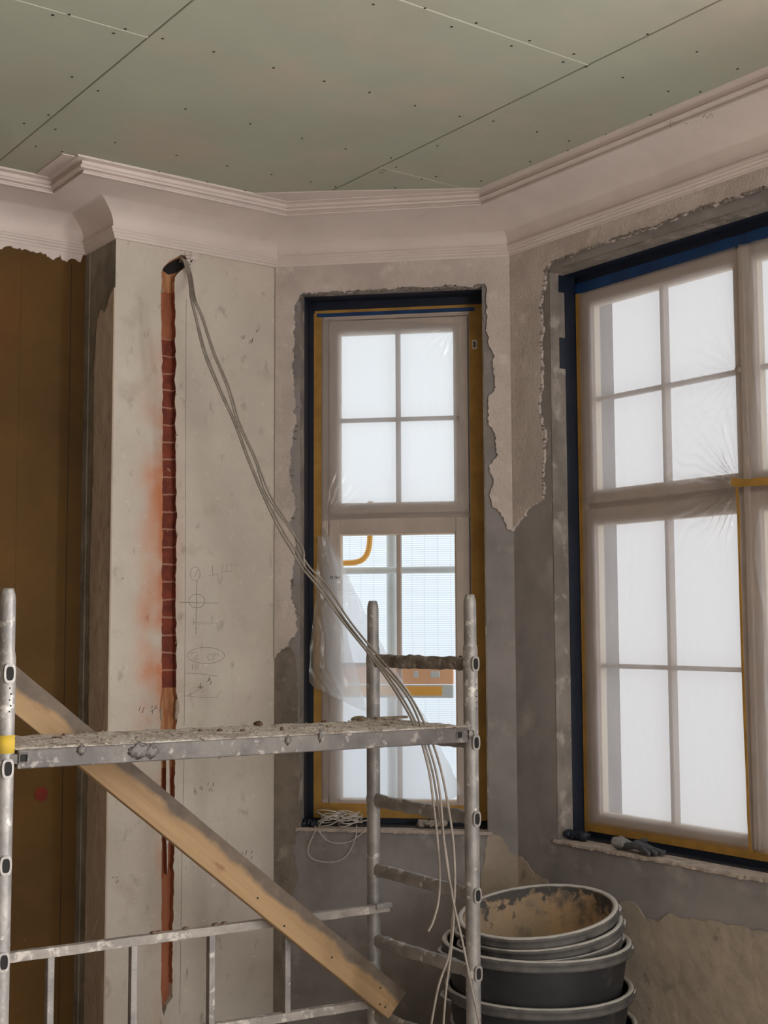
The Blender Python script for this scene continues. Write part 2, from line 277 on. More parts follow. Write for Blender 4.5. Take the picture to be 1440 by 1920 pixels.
def net():
    m = bpy.data.materials.new('white_debris_net'); m.use_nodes = True; n = m.node_tree; n.nodes.clear()
    g = N(n, 'ShaderNodeTexCoord'); xyz = N(n, 'ShaderNodeSeparateXYZ'); n.links.new(g.outputs['Object'], xyz.inputs[0])
    def lines(s, k, th):
        a = N(n, 'ShaderNodeMath'); a.operation = 'MULTIPLY'; n.links.new(s, a.inputs[0]); a.inputs[1].default_value = k
        b = N(n, 'ShaderNodeMath'); b.operation = 'FRACT'; n.links.new(a.outputs[0], b.inputs[0])
        c = N(n, 'ShaderNodeMath'); c.operation = 'LESS_THAN'; n.links.new(b.outputs[0], c.inputs[0]); c.inputs[1].default_value = th; return c.outputs[0]
    mxx = N(n, 'ShaderNodeMath'); mxx.operation = 'MAXIMUM'; n.links.new(lines(xyz.outputs[2], 95, .5), mxx.inputs[0]); n.links.new(lines(xyz.outputs[0], 16, .06), mxx.inputs[1])
    tr = N(n, 'ShaderNodeBsdfTransparent'); tl = N(n, 'ShaderNodeBsdfTranslucent'); tl.inputs[0].default_value = (.74, .80, .88, 1)
    tr.inputs[0].default_value = (.93, .97, 1, 1)
    a = N(n, 'ShaderNodeMixShader'); n.links.new(mxx.outputs[0], a.inputs[0]); n.links.new(tr.outputs[0], a.inputs[1]); n.links.new(tl.outputs[0], a.inputs[2])
    o = N(n, 'ShaderNodeOutputMaterial'); n.links.new(a.outputs[0], o.inputs[0]); return m
M['net'] = net()

def tag(o, label=None, cat=None, group=None, kind=None):
    for k, v in (('label', label), ('category', cat), ('group', group), ('kind', kind)):
        if v: o[k] = v
    return o
def obj(name, bm, m, parent=None, loc=None, rotz=None, smooth=False, bevel=0, seg=2):
    me = bpy.data.meshes.new(name); bmesh.ops.recalc_face_normals(bm, faces=bm.faces); bm.to_mesh(me); bm.free()
    if smooth:
        for p in me.polygons: p.use_smooth = True
    for x in (m if isinstance(m, (list, tuple)) else [m]): me.materials.append(x)
    o = bpy.data.objects.new(name, me); C.objects.link(o)
    if parent is not None: o.parent = parent
    if loc is not None: o.location = loc
    if rotz is not None: o.rotation_euler = (0, 0, rotz)
    if bevel:
        b = o.modifiers.new('bevel', 'BEVEL'); b.width = bevel; b.segments = seg; b.limit_method = 'ANGLE'
    return o
def empty(name, loc=(0, 0, 0), rotz=0, **k):
    o = bpy.data.objects.new(name, None); C.objects.link(o); o.location = loc; o.rotation_euler = (0, 0, rotz); o.empty_display_size = .1
    tag(o, **k); return o
def box(bm, x0, x1, y0, y1, z0, z1):
    v = [bm.verts.new((x, y, z)) for x in (x0, x1) for y in (y0, y1) for z in (z0, z1)]
    for f in ((0, 1, 3, 2), (4, 6, 7, 5), (0, 4, 5, 1), (2, 3, 7, 6), (0, 2, 6, 4), (1, 5, 7, 3)): bm.faces.new([v[i] for i in f])
def boxes(*bs):
    bm = bmesh.new()
    for b in bs: box(bm, *b)
    return bm
def jag(pts, step=.02, amp=.006, closed=True, seed=0, keep=()):
    out = []; n = len(pts)
    for i in range(n if closed else n - 1):
        a = Vector(pts[i]); b = Vector(pts[(i + 1) % n]); out.append(tuple(a))
        if i in keep: continue
        d = (b - a).length; k = int(d / step)
        pr = Vector((-(b - a).y, (b - a).x)).normalized() if d else Vector((0, 0))
        for j in range(1, k):
            p = a.lerp(b, j / k)
            o = noise.noise(Vector((p.x * 23, p.y * 23, seed))) * amp + noise.noise(Vector((p.x * 75, p.y * 75, seed + 9))) * amp * .7
            out.append(tuple(p + pr * o))
    if not closed: out.append(tuple(pts[-1]))
    return out
def slab(name, pts, y0, y1, m, parent=None, **k):      # polygon in wall coordinates (along, height), from depth y0 to y1
    bm = bmesh.new()
    a = [bm.verts.new((p[0], y0, p[1])) for p in pts]; b = [bm.verts.new((p[0], y1, p[1])) for p in pts]
    f1 = bm.faces.new(a); f2 = bm.faces.new(b)
    for i in range(len(pts)): bm.faces.new((a[i], a[(i + 1) % len(pts)], b[(i + 1) % len(pts)], b[i]))
    f1.normal_update(); f2.normal_update(); bmesh.ops.triangulate(bm, faces=[f1, f2]); return obj(name, bm, m, parent, **k)
def tube_bm(bm, pts, r, n=8, cap=True, flat=None):
    pts = [Vector(p) for p in pts]; rings = []; up = None
    for i, p in enumerate(pts):
        t = (pts[min(i + 1, len(pts) - 1)] - pts[max(i - 1, 0)]).normalized()
        if up is None: up = Vector((0, 0, 1)) if abs(t.z) < .9 else Vector((1, 0, 0))
        s = t.cross(up).normalized(); up = s.cross(t).normalized()
        rr = r[i] if isinstance(r, (list, tuple)) else r
        rings.append([bm.verts.new(p + (s * math.cos(a) + up * math.sin(a)) * rr) for a in (2 * math.pi * j / n for j in range(n))])
    for i in range(len(rings) - 1):
        for j in range(n): bm.faces.new((rings[i][j], rings[i][(j + 1) % n], rings[i + 1][(j + 1) % n], rings[i + 1][j]))
    if cap: bm.faces.new(rings[0]); bm.faces.new(rings[-1])
def spline(pts, k=8):
    P = [Vector(p) for p in pts]; P = [2 * P[0] - P[1]] + P + [2 * P[-1] - P[-2]]; out = []
    for i in range(1, len(P) - 2):
        for j in range(k):
            t = j / k; a, b, c, d = P[i - 1:i + 3]
            out.append(.5 * ((2 * b) + (-a + c) * t + (2 * a - 5 * b + 4 * c - d) * t * t + (-a + 3 * b - 3 * c + d) * t ** 3))
    out.append(P[-2]); return out
def lathe(prof, n=64, bm=None):
    bm = bm or bmesh.new(); rings = []
    for r, z in prof: rings.append([bm.verts.new((max(r, 1e-4) * math.cos(2 * math.pi * j / n), max(r, 1e-4) * math.sin(2 * math.pi * j / n), z)) for j in range(n)])
    for i in range(len(rings) - 1):
        for j in range(n): bm.faces.new((rings[i][j], rings[i][(j + 1) % n], rings[i + 1][(j + 1) % n], rings[i + 1][j]))
    return bm
def st(o): o['kind'] = 'structure'; return o

# ---------------------------------------------------------------- walls, floor
HEAD, SILL = 2.94, .815
CU0, CU1 = .101, .838
RU0, RU1 = .215, 1.83
T = .34
def wall_open(name, loc, rz, u0, u1, ops, m, z0=0, z1=3.4, t=T):
    bm = bmesh.new(); u = u0
    for (a, b, s, h) in ops:
        box(bm, u, a, 0, t, z0, z1); box(bm, a, b, 0, t, z0, s); box(bm, a, b, 0, t, h, z1); u = b
    box(bm, u, u1, 0, t, z0, z1)
    return st(obj(name, bm, m, loc=loc, rotz=rz))
rC, rR = math.radians(-45), math.radians(-90)
wall_corner = wall_open('wall_corner', A, rC, -.10, WC + .10, [(CU0, CU1, SILL, HEAD)], M['skim'])
BY = B.y
wall_right = wall_open('wall_right', B, rR, -.10, BY - YEND + .3, [(RU0, RU1, SILL, HEAD), (BY - .75, BY + 1.45, .8, 2.94)], M['skim'])
# pier core (brick) behind a 30 mm plaster skin
PW = .6956
wall_pier = st(obj('wall_pier', boxes((-PW + .012, .1, .03, T + .2, 0, 3.4)), M['brick'], loc=A))
wall_left = st(obj('wall_left', boxes((XEND - I.x - .3, .3, 0, .3, 0, 3.4)), M['ochre'], loc=I))
wall_back = st(obj('wall_back', boxes((XEND - .3, .2, YEND - .3, YEND, 0, 3.4), (2.4, 3.7, YEND - .3, YEND, 0, 3.4), (.2, 2.4, YEND - .3, YEND, 0, .8), (.2, 2.4, YEND - .3, YEND, 2.9, 3.4)), M['ochre']))
wall_far = st(obj('wall_side', boxes((XEND - .3, XEND, YEND - .3, I.y + .3, 0, 3.4)), M['ochre']))
floor = st(obj('floor', boxes((XEND - .3, B.x + .35, YEND - .3, I.y + .3, -.2, 0)), M['concrete']))

# pier plaster skin, left and right of the chase
CL = [(306, 480), (303, 512), (302, 560), (304, 700), (305, 900), (304, 1060), (303, 1290), (299, 1330), (302, 1380), (303, 1500), (303, 1700), (302, 1860), (304, 1895)]
CR = [(334, 505), (328, 520), (329, 700), (330, 900), (331, 1000), (329, 1130), (331, 1200), (330, 1290), (334, 1330), (329, 1375), (327, 1500), (326, 1650), (323, 1800), (324, 1870), (313, 1885), (308, 1905)]
hole = [(302, 512), (307, 500), (318, 489), (332, 482), (340, 477), (352, 480), (362, 486), (356, 497), (345, 503), (334, 512)]
zt = 3.4
cl = [pie(*p) for p in CL[1:]]; cr = [pie(*p) for p in CR[1:]]; ho = [pie(*p) for p in hole]
jl = jag(cl, .012, .004, closed=False, seed=3); jr = jag(cr, .012, .005, closed=False, seed=5)
xm = jl[-1][0]
outline = [(-PW, 0), (-PW, zt), (ho[3][0], zt)] + ho[3::-1] + jl + [(xm + .004, jl[-1][1] - .01), (xm + .004, 0)]
sk1 = slab('plaster_skin', outline, 0, .031, M['pier'], wall_pier); sk1['label'] = 'off-white plaster left of the brick chase'
outline = [(ho[3][0], zt), (.1, zt), (.1, 0), (xm + .004, 0), (xm + .004, jl[-1][1] - .01)] + jr[::-1] + ho[::-1][:7]
sk2 = slab('plaster_skin', outline, 0, .031, M['pier'], wall_pier); sk2['label'] = 'off-white plaster right of the brick chase'
for sk in (sk1, sk2):
    sk.data.materials.append(M['brick'])
    for f in sk.data.polygons:
        if abs(f.normal.y) < .5 and abs(f.normal.x) > .3 and f.center.x > -PW + .05 and f.center.x < -.2 and f.center.z > .3: f.material_index = 1
# brick layer face in the chase is the core itself; raised mortar lumps along the chase
bm = bmesh.new()
for (x, y, rx, rz, s) in ((333, 1325, .008, .03, 1), (331, 1340, .006, .02, 1), (302, 1340, .004, .03, 1), (303, 545, .003, .01, 1), (331, 740, .003, .004, 1), (332, 816, .004, .004, 1), (333, 1003, .0025, .01, 1), (331, 1205, .004, .006, 1)):
    u, z = pie(x, y); mt = Matrix.Translation((u, .002, z)) @ Matrix.Diagonal((rx, .007, rz, 1)); bmesh.ops.create_icosphere(bm, subdivisions=2, radius=1, matrix=mt)
for v in bm.verts: v.co += Vector((noise.noise(v.co * 90), 0, noise.noise(v.co * 70 + Vector((5, 5, 5))))) * .003
obj('mortar_lump', bm, M['tan'], wall_pier, smooth=True)
# inner ridge between the two slots lower down
pts = [pie(x, y) for x, y in ((312, 1400), (317, 1400), (318, 1500), (316, 1580), (314, 1640), (312, 1580), (312, 1500))]
rg = slab('slot_ridge', jag(pts, .02, .002), .001, .032, M['pier'], wall_pier); rg.data.materials.append(M['brick'])
for f in rg.data.polygons:
    if abs(f.normal.y) < .5: f.material_index = 1
# chased hole: dark pocket
bm = bmesh.new(); hp = [pie(x, y) for x, y in ((310, 503), (320, 492), (334, 484), (345, 480), (356, 487), (350, 499), (338, 508), (322, 512))]
vs = [bm.verts.new((p[0], .0285, p[1])) for p in hp]; vb = [bm.verts.new((p[0], .0299, p[1])) for p in hp]
bm.faces.new(vs).normal_update(); bm.faces.new(vb).normal_update()
for i in range(len(vs)): bm.faces.new((vs[i], vs[(i + 1) % len(vs)], vb[(i + 1) % len(vs)], vb[i]))
obj('cable_hole', bm, M['black'], wall_pier)
# plaster splash around the hole
bm = bmesh.new(); rnd = random.Random(4)
for k in range(60):
    x = rnd.gauss(358, 8); y = rnd.gauss(482, 5)
    if x < 346: continue
    u, z = pie(x, y); bmesh.ops.create_icosphere(bm, subdivisions=1, radius=1, matrix=Matrix.Translation((u, -.001, z)) @ Matrix.Diagonal((rnd.uniform(.003, .009), .008, rnd.uniform(.003, .008), 1)))
obj('plaster_splash', bm, M['cornice'], wall_pier, smooth=True)
# return face skin of the pier
rz_ = math.radians(90)
ret = empty('pier_return', L, 0); ret.parent = wall_pier; ret.location = L - A
def onret(x, y): p = hit(x, y, L, (1, 0, 0)); return p.y - L.y, p.z
bpy.data.objects.remove(ret)
bm = boxes((-PW - .0005, -PW + .0125, .0005, .2726, 0, 3.4)); rf = obj('return_face', bm, M['dark_render'], wall_pier)
# pale ragged coat on the return
pts = [(.0, 0), (.0, 2.86), (.03, 2.84), (.06, 2.80), (.085, 2.78), (.12, 2.8), (.15, 2.76), (.17, 2.6), (.165, 2.2), (.18, 1.8), (.17, 1.2), (.175, .6), (.17, 0)]
pj = jag(pts, .02, .006, seed=8, keep=(0, 12)); bm = bmesh.new()
a = [bm.verts.new((-PW - .006, p[0], p[1])) for p in pj]; b = [bm.verts.new((-PW, p[0], p[1])) for p in pj]
f1 = bm.faces.new(a)
for i in range(len(a)): bm.faces.new((a[i], a[(i + 1) % len(a)], b[(i + 1) % len(a)], b[i]))
f1.normal_update(); bmesh.ops.triangulate(bm, faces=[f1]); obj('return_coat', bm, M['return'], wall_pier)['label'] = 'paler ragged coat on the return face'
bm = boxes((-PW - .005, -PW, .232, .2726, 0, 3.05)); obj('dark_edge', bm, M['dark_render'], wall_pier)

# ochre board: white ragged plaster under the cornice, vertical seams, red round mark
lo = [och(x, y) for x, y in ((150, 492), (138, 486), (125, 492), (112, 478), (95, 486), (80, 477), (62, 472), (40, 470), (20, 462), (0, 468))]
pts = [(-3.5, 3.1), (0, 3.1)] + lo + [(-.9, lo[-1][1]), (-3.5, lo[-1][1])]
slab('plaster_fringe', jag(pts, .008, .012, seed=2, keep=(0, 1)), -.006, 0, M['cornice'], wall_left)
for x in (30, 125):
    u, z = och(x, 1000); obj('board_seam', boxes((u, u + .0018, -.0012, 0, 0, 3.0)), M['black'] if x == 125 else M['ochre'], wall_left)
u, z = och(77, 1489); bm = bmesh.new(); bmesh.ops.create_circle(bm, cap_ends=True, segments=40, radius=.026, matrix=Matrix.Translation((u, -.002, z)) @ Matrix.Rotation(math.pi / 2, 4, 'X'))
obj('round_patch', bm, M['red'], wall_left)['label'] = 'round red-brown patch on the ochre board'

# old plaster layers with broken edges on the two window walls
TC = [(519, 440)]
cB = [(962, 997)]
right_edge = [(962, 997), (950, 984), (940, 968), (925, 952), (918, 930), (926, 902), (918, 872), (934, 852), (931, 822), (917, 790), (915, 750), (930, 727), (925, 700), (928, 668), (917, 650), (913, 600), (912, 560)]
top_edge = [(910, 533), (880, 540), (840, 538), (800, 541), (750, 541), (700, 545), (650, 547), (610, 549), (570, 551)]
left_edge = [(562, 560), (553, 575), (552, 640), (549, 700), (556, 780), (547, 860), (546, 900), (555, 950), (543, 985), (556, 1020), (554, 1049), (545, 1090), (549, 1130), (557, 1152), (554, 1194), (540, 1213), (528, 1217), (519, 1231)]
pts = [(0, 3.12), (WC, 3.12)] + [(WC, cen(*right_edge[0])[1])] + [cen(*p) for p in right_edge[1:] + top_edge + left_edge] + [(0, cen(514, 1235)[1])]
slab('old_plaster', jag(pts, .007, .012, seed=1, keep=(0, 1, len(pts) - 1)), -.010, 0, M['old'], wall_corner)['label'] = 'older pale plaster with broken edges around the window'
re = [(962, 997), (975, 978), (988, 968), (990, 958), (1008, 946), (1022, 935), (1021, 880), (1025, 820), (1014, 760), (1021, 700), (1017, 655), (1020, 600), (1016, 575), (1024, 540), (1026, 510), (1031, 499)]
te = [(1035, 494), (1075, 478), (1110, 464), (1160, 446), (1200, 433), (1235, 424), (1280, 403), (1330, 385), (1370, 376), (1405, 362), (1440, 352)]
lastz = rig(1440, 352)
pts = [(0, 3.12), (0, rig(*re[0])[1])] + [rig(*p) for p in re[1:] + te] + [(2.0, lastz[1]), (2.0, 0), (BY - YEND, 0), (BY - YEND, 3.12)]
pts2 = [(0, 3.12), (0, rig(*re[0])[1])] + [rig(*p) for p in re[1:] + te] + [(1.95, lastz[1]), (1.95, 3.12)]
slab('old_plaster', jag(pts2, .007, .013, seed=6, keep=(0, len(pts2) - 1, len(pts2) - 2, len(pts2) - 3)), -.010, 0, M['old'], wall_right)['label'] = 'older pale plaster with a broken edge above the window'
# crumbly plaster lip along both window heads
def crumbs(name, fn, line, parent, seed, n=90, sz=.006, off=-.011):
    bm = bmesh.new(); rnd = random.Random(seed)
    for k in range(n):
        i = rnd.randrange(len(line) - 1); t = rnd.random(); x = line[i][0] * (1 - t) + line[i + 1][0] * t; y = line[i][1] * (1 - t) + line[i + 1][1] * t
        u, z = fn(x, y); bmesh.ops.create_icosphere(bm, subdivisions=1, radius=1, matrix=Matrix.Translation((u, off, z + rnd.uniform(-.003, .004))) @ Matrix.Diagonal((rnd.uniform(.6, 2.6) * sz, .005, rnd.uniform(.3, .8) * sz, 1)))
    for v in bm.verts: v.co += Vector((noise.noise(v.co * 90), noise.noise(v.co * 80 + Vector((3, 1, 2))), noise.noise(v.co * 70 + Vector((5, 5, 5))))) * .003
    return obj(name, bm, M['reveal'], parent, smooth=True)
crumbs('plaster_lip', cen, [(p[0], p[1] + 2) for p in top_edge], wall_corner, 1)
crumbs('plaster_lip', cen, [(p[0] + 3, p[1]) for p in left_edge[:14]], wall_corner, 2, n=40, sz=.004, off=-.004)
crumbs('plaster_lip', rig, [(p[0], p[1] + 2) for p in te], wall_right, 3, n=130)
crumbs('plaster_lip', rig, re[5:], wall_right, 4, n=70, sz=.005, off=-.008)
# dark rough strip low beside the pier, tan old patches low on both walls
pts = [(0, cen(519, 1231)[1]), cen(528, 1217), cen(545, 1213), cen(556, 1240), cen(560, 1350), cen(561, 1450), cen(562, 1550), cen(548, 1590), cen(560, 1640), cen(545, 1700), cen(540, 1900), (.05, 0), (0, 0)]
slab('rough_patch', jag(pts, .01, .012, seed=11, keep=(11, 12)), -.003, 0, M['rough'], wall_corner)
pts = [cen(915, 1563), cen(935, 1566), cen(948, 1582), cen(958, 1600), (WC, cen(966, 1605)[1]), (WC, .55), cen(905, 1760), cen(895, 1700), cen(903, 1640)]
slab('old_patch', jag(pts, .015, .01, seed=12, keep=(4,)), -.0035, 0, M['tan'], wall_corner)
pts = [(0, rig(966, 1605)[1]), rig(978, 1606), rig(990, 1618), rig(1003, 1640), rig(1024, 1648), rig(1030, 1656), rig(1030, 1700), rig(1000, 1760), (0, .55)]
slab('old_patch', jag(pts, .015, .008, seed=13, keep=(8,)), -.0035, 0, M['tan'], wall_right)
pts = [rig(1165, 1690), rig(1185, 1690), rig(1210, 1722), rig(1232, 1728), rig(1256, 1712), rig(1275, 1722), rig(1330, 1725), rig(1385, 1735), rig(1440, 1748), (1.9, .6), (1.9, 0), (.25, 0), rig(1120, 1760)]
slab('old_patch', jag(pts, .02, .012, seed=14, keep=(9, 10, 11)), -.0035, 0, M['tan'], wall_right)

# plastered reveals and sills
def reveal(parent, u0, u1, dep, sillm=None):
    rough = M['reveal']
    obj('reveal', boxes((u0 - .0, u0 + .006, .0, dep, SILL, HEAD)), rough, parent)
    obj('reveal', boxes((u1 - .006, u1, .0, dep, SILL, HEAD)), rough, parent)
    obj('reveal', boxes((u0, u1, .0, dep, HEAD - .006, HEAD)), rough, parent)
    bm = bmesh.new(); n = 160; R_ = []
    for i in range(n + 1):
        u = u0 - .014 + (u1 - u0 + .028) * i / n; k1 = noise.noise(Vector((u * 30, 3, u0))); k2 = noise.noise(Vector((u * 85, 7, u0)))
        yf = -.009 + .003 * k1 + .002 * k2; zf = SILL + .007 + .002 * k2; zb = SILL - .007 + .005 * k1 + .003 * k2
        R_.append([bm.verts.new(p) for p in ((u, dep + .1, SILL + .008), (u, .01, SILL + .008), (u, yf + .003, zf), (u, yf, zf - .004), (u, yf, zb + .002), (u, .002, zb), (u, dep + .1, SILL - .004))])
    for a, b in zip(R_, R_[1:]):
        for k in range(7): bm.faces.new((a[k], a[(k + 1) % 7], b[(k + 1) % 7], b[k]))
    bm.faces.new(R_[0]); bm.faces.new(R_[-1]); obj('sill', bm, M['sill'], parent)
reveal(wall_corner, CU0, CU1, .14); reveal(wall_right, RU0, RU1, .12)

# ---------------------------------------------------------------- ceiling
def clip(poly, n, d):   # keep n.p <= d
    out = []
    for i in range(len(poly)):
        a, b = poly[i], poly[(i + 1) % len(poly)]; da = a[0] * n[0] + a[1] * n[1] - d; db = b[0] * n[0] + b[1] * n[1] - d
        if da <= 0: out.append(a)
        if da * db < 0: t = da / (da - db); out.append((a[0] + (b[0] - a[0]) * t, a[1] + (b[1] - a[1]) * t))
    return out
ceil = st(obj('ceiling', boxes((XEND - .3, B.x + .35, YEND - .3, I.y + .3, CZ + .013, CZ + .25)), M['black']))
def board(x0, x1, y0, y1):
    p = clip([(x0, y0), (x1, y0), (x1, y1), (x0, y1)], (q, q), (A.x * q + A.y * q) + .02)
    bm = bmesh.new(); a = [bm.verts.new((*v, CZ)) for v in p]; b = [bm.verts.new((*v, CZ + .012)) for v in p]
    bm.faces.new(a); bm.faces.new(b)
    for i in range(len(p)): bm.faces.new((a[i], a[(i + 1) % len(p)], b[(i + 1) % len(p)], b[i]))
    return obj('plasterboard', bm, M['green'], ceil, bevel=.0018, seg=1)
def cpt(x, y): p = hit(x, y, (0, 0, CZ), (0, 0, 1)); return p.x, p.y
X1 = (cpt(0, 312)[0] + cpt(348, 0)[0]) / 2; X2 = (cpt(1330, 0)[0] + cpt(640, 357)[0]) / 2
Y1 = cpt(265, 67)[1]; Y2 = cpt(1085, 116)[1]; Y3 = cpt(725, 317)[1]; g = .003
WCH = X2 - X1
cols = [(X1 - 3 * WCH, X1 - 2 * WCH - g, [0.4]), (X1 - 2 * WCH, X1 - WCH - g, [1.5]), (X1 - WCH, X1 - g, [Y1]), (X1, X2 - g, [Y2]), (X2 + g, B.x + .1, [Y3])]
for x0, x1, js in cols:
    ys = [YEND, js[0] - 2.2, js[0], I.y + .1]
    for a, b in zip(ys, ys[1:]):
        if b > a: board(x0, x1, a + .0008, b - .0008)
    obj('butt_joint', boxes((x0, x1, js[0] - .0022, js[0] + .0022, CZ - .0006, CZ + .01)), M['white_line'], ceil)
scr = [(99, 28), (130, 27), (213, 62), (235, 54), (305, 72), (401, 97), (513, 127), (608, 152), (693, 173), (135, 144), (184, 170), (348, 204), (469, 232), (566, 259), (648, 279), (91, 215), (45, 231), (104, 242), (67, 274), (216, 267), (331, 291), (426, 311), (509, 327), (298, 322), (389, 341), (460, 357), (210, 303), (117, 284), (583, 341), (629, 350), (700, 8), (797, 15), (893, 43), (847, 50), (993, 76), (959, 86), (1076, 101), (1056, 116), (1214, 64), (1099, 125), (1307, 97), (1168, 145), (1383, 129), (1253, 171), (1313, 172), (1220, 215), (1136, 252), (778, 198), (862, 218), (925, 227), (820, 273), (1007, 247), (1067, 264), (1065, 282), (994, 303), (733, 296), (743, 313), (818, 331), (791, 335), (741, 352), (902, 339), (962, 328)]
s0 = None
for k, (x, y) in enumerate(scr):
    cx, cy = cpt(x, y)
    if s0 is None:
        bm = bmesh.new(); bmesh.ops.create_cone(bm, cap_ends=True, segments=12, radius1=.0042, radius2=.0036, depth=.0012)
        s0 = o = obj('screw', bm, M['screw'], ceil)
    else: o = s0.copy(); C.objects.link(o); o.parent = ceil
    o.location = (cx, cy, CZ - .0004)
for (x, y) in ((722, 318), (716, 323)):
    cx, cy = cpt(x, y); bm = bmesh.new(); bmesh.ops.create_icosphere(bm, subdivisions=2, radius=.008, matrix=Matrix.Translation((cx, cy, CZ)) @ Matrix.Diagonal((1.6, 1, .5, 1)))
    obj('chipped_corner', bm, M['dark_render'], ceil)

# ---------------------------------------------------------------- cornice
prof = [(0, 3.046), (.010, 3.046), (.012, 3.049), (.012, 3.054), (.016, 3.056), (.019, 3.059), (.019, 3.064), (.023, 3.066), (.026, 3.069), (.026, 3.074), (.030, 3.076), (.030, 3.084), (.022, 3.086)]
for k in range(0, 15):
    t = math.pi / 2 * k / 14; o__ = .022 + .198 * (1 - math.cos(t)); prof.append((o__, 3.087 + .086 * math.sin(t) ** .85 + .016 * (o__ / .22) ** 1.2))
prof += [(.222, 3.187), (.228, 3.184), (.232, 3.184), (.232, 3.190), (.226, 3.194), (.226, 3.198), (.244, 3.200), (.248, 3.206), (.244, 3.211), (.238, 3.213), (.240, 3.226), (.262, 3.229), (.266, 3.236), (0, 3.2362)]
path = [((XEND, I.y), (0, -1)), ((I.x, I.y), (-1, -1)), ((L.x, L.y), (-1, -1)), ((A.x, A.y), (-.41421, -1)), ((B.x, B.y), (-1, -.41421)), ((B.x, YEND), (-1, 0))]
bm = bmesh.new(); cols_ = []
for (p, m) in path: cols_.append([bm.verts.new((p[0] + m[0] * o, p[1] + m[1] * o, z)) for o, z in prof])
for i in range(len(cols_) - 1):
    for j in range(len(prof) - 1): bm.faces.new((cols_[i][j], cols_[i][j + 1], cols_[i + 1][j + 1], cols_[i + 1][j]))
co_ = st(obj('trim_1', bm, M['cornice']))
es = co_.modifiers.new('sm', 'EDGE_SPLIT'); es.split_angle = math.radians(25)
for p in co_.data.polygons: p.use_smooth = True
# gypsum filler strip on the ceiling over the corner wall
pts = [cpt(460, 362), cpt(640, 357), cpt(800, 354), cpt(905, 352)]
bm = bmesh.new(); far = [(A.x - .41421 * .24, A.y - .24), (B.x - .24, B.y - .41421 * .24)]
pl = pts + [far[1], far[0]]
a = [bm.verts.new((p[0], p[1], CZ - .004)) for p in pl]; b = [bm.verts.new((p[0], p[1], CZ + .001)) for p in pl]
bm.faces.new(a); bm.faces.new(b)
for i in range(len(pl)): bm.faces.new((a[i], a[(i + 1) % len(pl)], b[(i + 1) % len(pl)], b[i]))
obj('filler_strip', bm, M['cornice'], co_)

fs = boxes((L.x - .312, L.x - .25, L.y - .24, I.y - .24, CZ - .003, CZ + .001)); obj('filler_strip', fs, M['cornice'], co_)
fs = boxes((L.x - .312, B.x, L.y - .262, L.y - .24, CZ - .0025, CZ + .001)); bm = None; fs.free()

# ---------------------------------------------------------------- pencil and scuff marks
def strokes(name, fn, lines, parent, r=.0009, m='pencil', y=-.0006, lab=None):
    bm = bmesh.new()
    for l in lines:
        p = [fn(x_, y_) for x_, y_ in l]; tube_bm(bm, [(u, y, z) for u, z in p], r, 5)
    o = obj(name, bm, M[m], parent)
    if lab: o['label'] = lab
    return o
def circ(cx, cy, rx, ry, n=24): return [(cx + rx * math.cos(6.2832 * k / n), cy + ry * math.sin(6.2832 * k / n)) for k in range(n + 1)]
strokes('pencil_line', pie, [[(349, 560), (348, 900), (347, 1200), (345, 1360)], [(345, 1420), (341, 1600), (337, 1900)]], wall_pier, .0007, lab='long vertical pencil line beside the chase')
strokes('pencil_mark', pie, [[(369, 1088), (368, 1140), (367, 1190)], [(337, 1129), (370, 1130), (410, 1131)], circ(369, 1127, 15, 13)], wall_pier, .0008, lab='pencil cross in a circle')
strokes('pencil_mark', pie, [circ(366, 1076, 9, 13), [(364, 1082), (371, 1068)], [(398, 1060), (399, 1078), (391, 1079), (410, 1077)], [(408, 1076), (408, 1087)], [(417, 1058), (416, 1073), (434, 1071), (434, 1058), (425, 1058), (425, 1072)]], wall_pier, .0006, lab='faint pencilled signs')
strokes('pencil_mark', pie, [[(363, 1160), (363, 1172)], [(363, 1168), (372, 1166), (372, 1171), (380, 1166), (381, 1171), (390, 1166), (391, 1171), (400, 1167), (408, 1170)]], wall_pier, .0006, lab='faint pencilled word')
strokes('pencil_mark', pie, [circ(386, 1229, 35, 15), [(358, 1226), (366, 1222), (370, 1228), (362, 1236), (373, 1236)], circ(395, 1232, 6, 6, 12), [(402, 1224), (404, 1230)], [(407, 1224), (409, 1230)]], wall_pier, .0007, lab='pencilled number ringed by an oval')
strokes('pencil_mark', pie, [[(361, 1246), (360, 1256)], [(372, 1246), (366, 1249), (372, 1253), (366, 1256)], [(350, 1262), (380, 1264), (408, 1268)], [(345, 1304), (375, 1308), (405, 1308), (416, 1294)], [(350, 1306), (378, 1290)]], wall_pier, .0006, lab='pencilled figures and outline')
rnd = random.Random(9); sc = []
for (cx, cy, n, w_) in ((375, 1290, 4, 5), (393, 1281, 4, 5), (288, 1335, 5, 6), (266, 1338, 3, 6), (455, 632, 3, 4), (470, 645, 3, 4), (480, 625, 2, 3), (371, 1483, 5, 8), (395, 1478, 4, 6), (407, 1424, 3, 4), (215, 1652, 3, 6), (462, 1610, 5, 10), (229, 1085, 1, 3), (358, 1600, 3, 6)):
    for k in range(n):
        x = cx + rnd.uniform(-w_, w_); y = cy + rnd.uniform(-w_, w_); sc.append([(x, y), (x + rnd.uniform(1, 5), y - rnd.uniform(2, 9))])
strokes('scuff_mark', pie, sc, wall_pier, .0011, 'scuff', lab='short dark scuffs')
from mathutils.bvhtree import BVHTree
bv = BVHTree.FromPolygons([v.co.copy() for v in co_.data.vertices], [tuple(p.vertices) for p in co_.data.polygons])
def corn(x, y):
    d = ray(x, y).normalized(); p, nn, _, _ = bv.ray_cast(EYE, d); return p - d * .001
bm = bmesh.new()
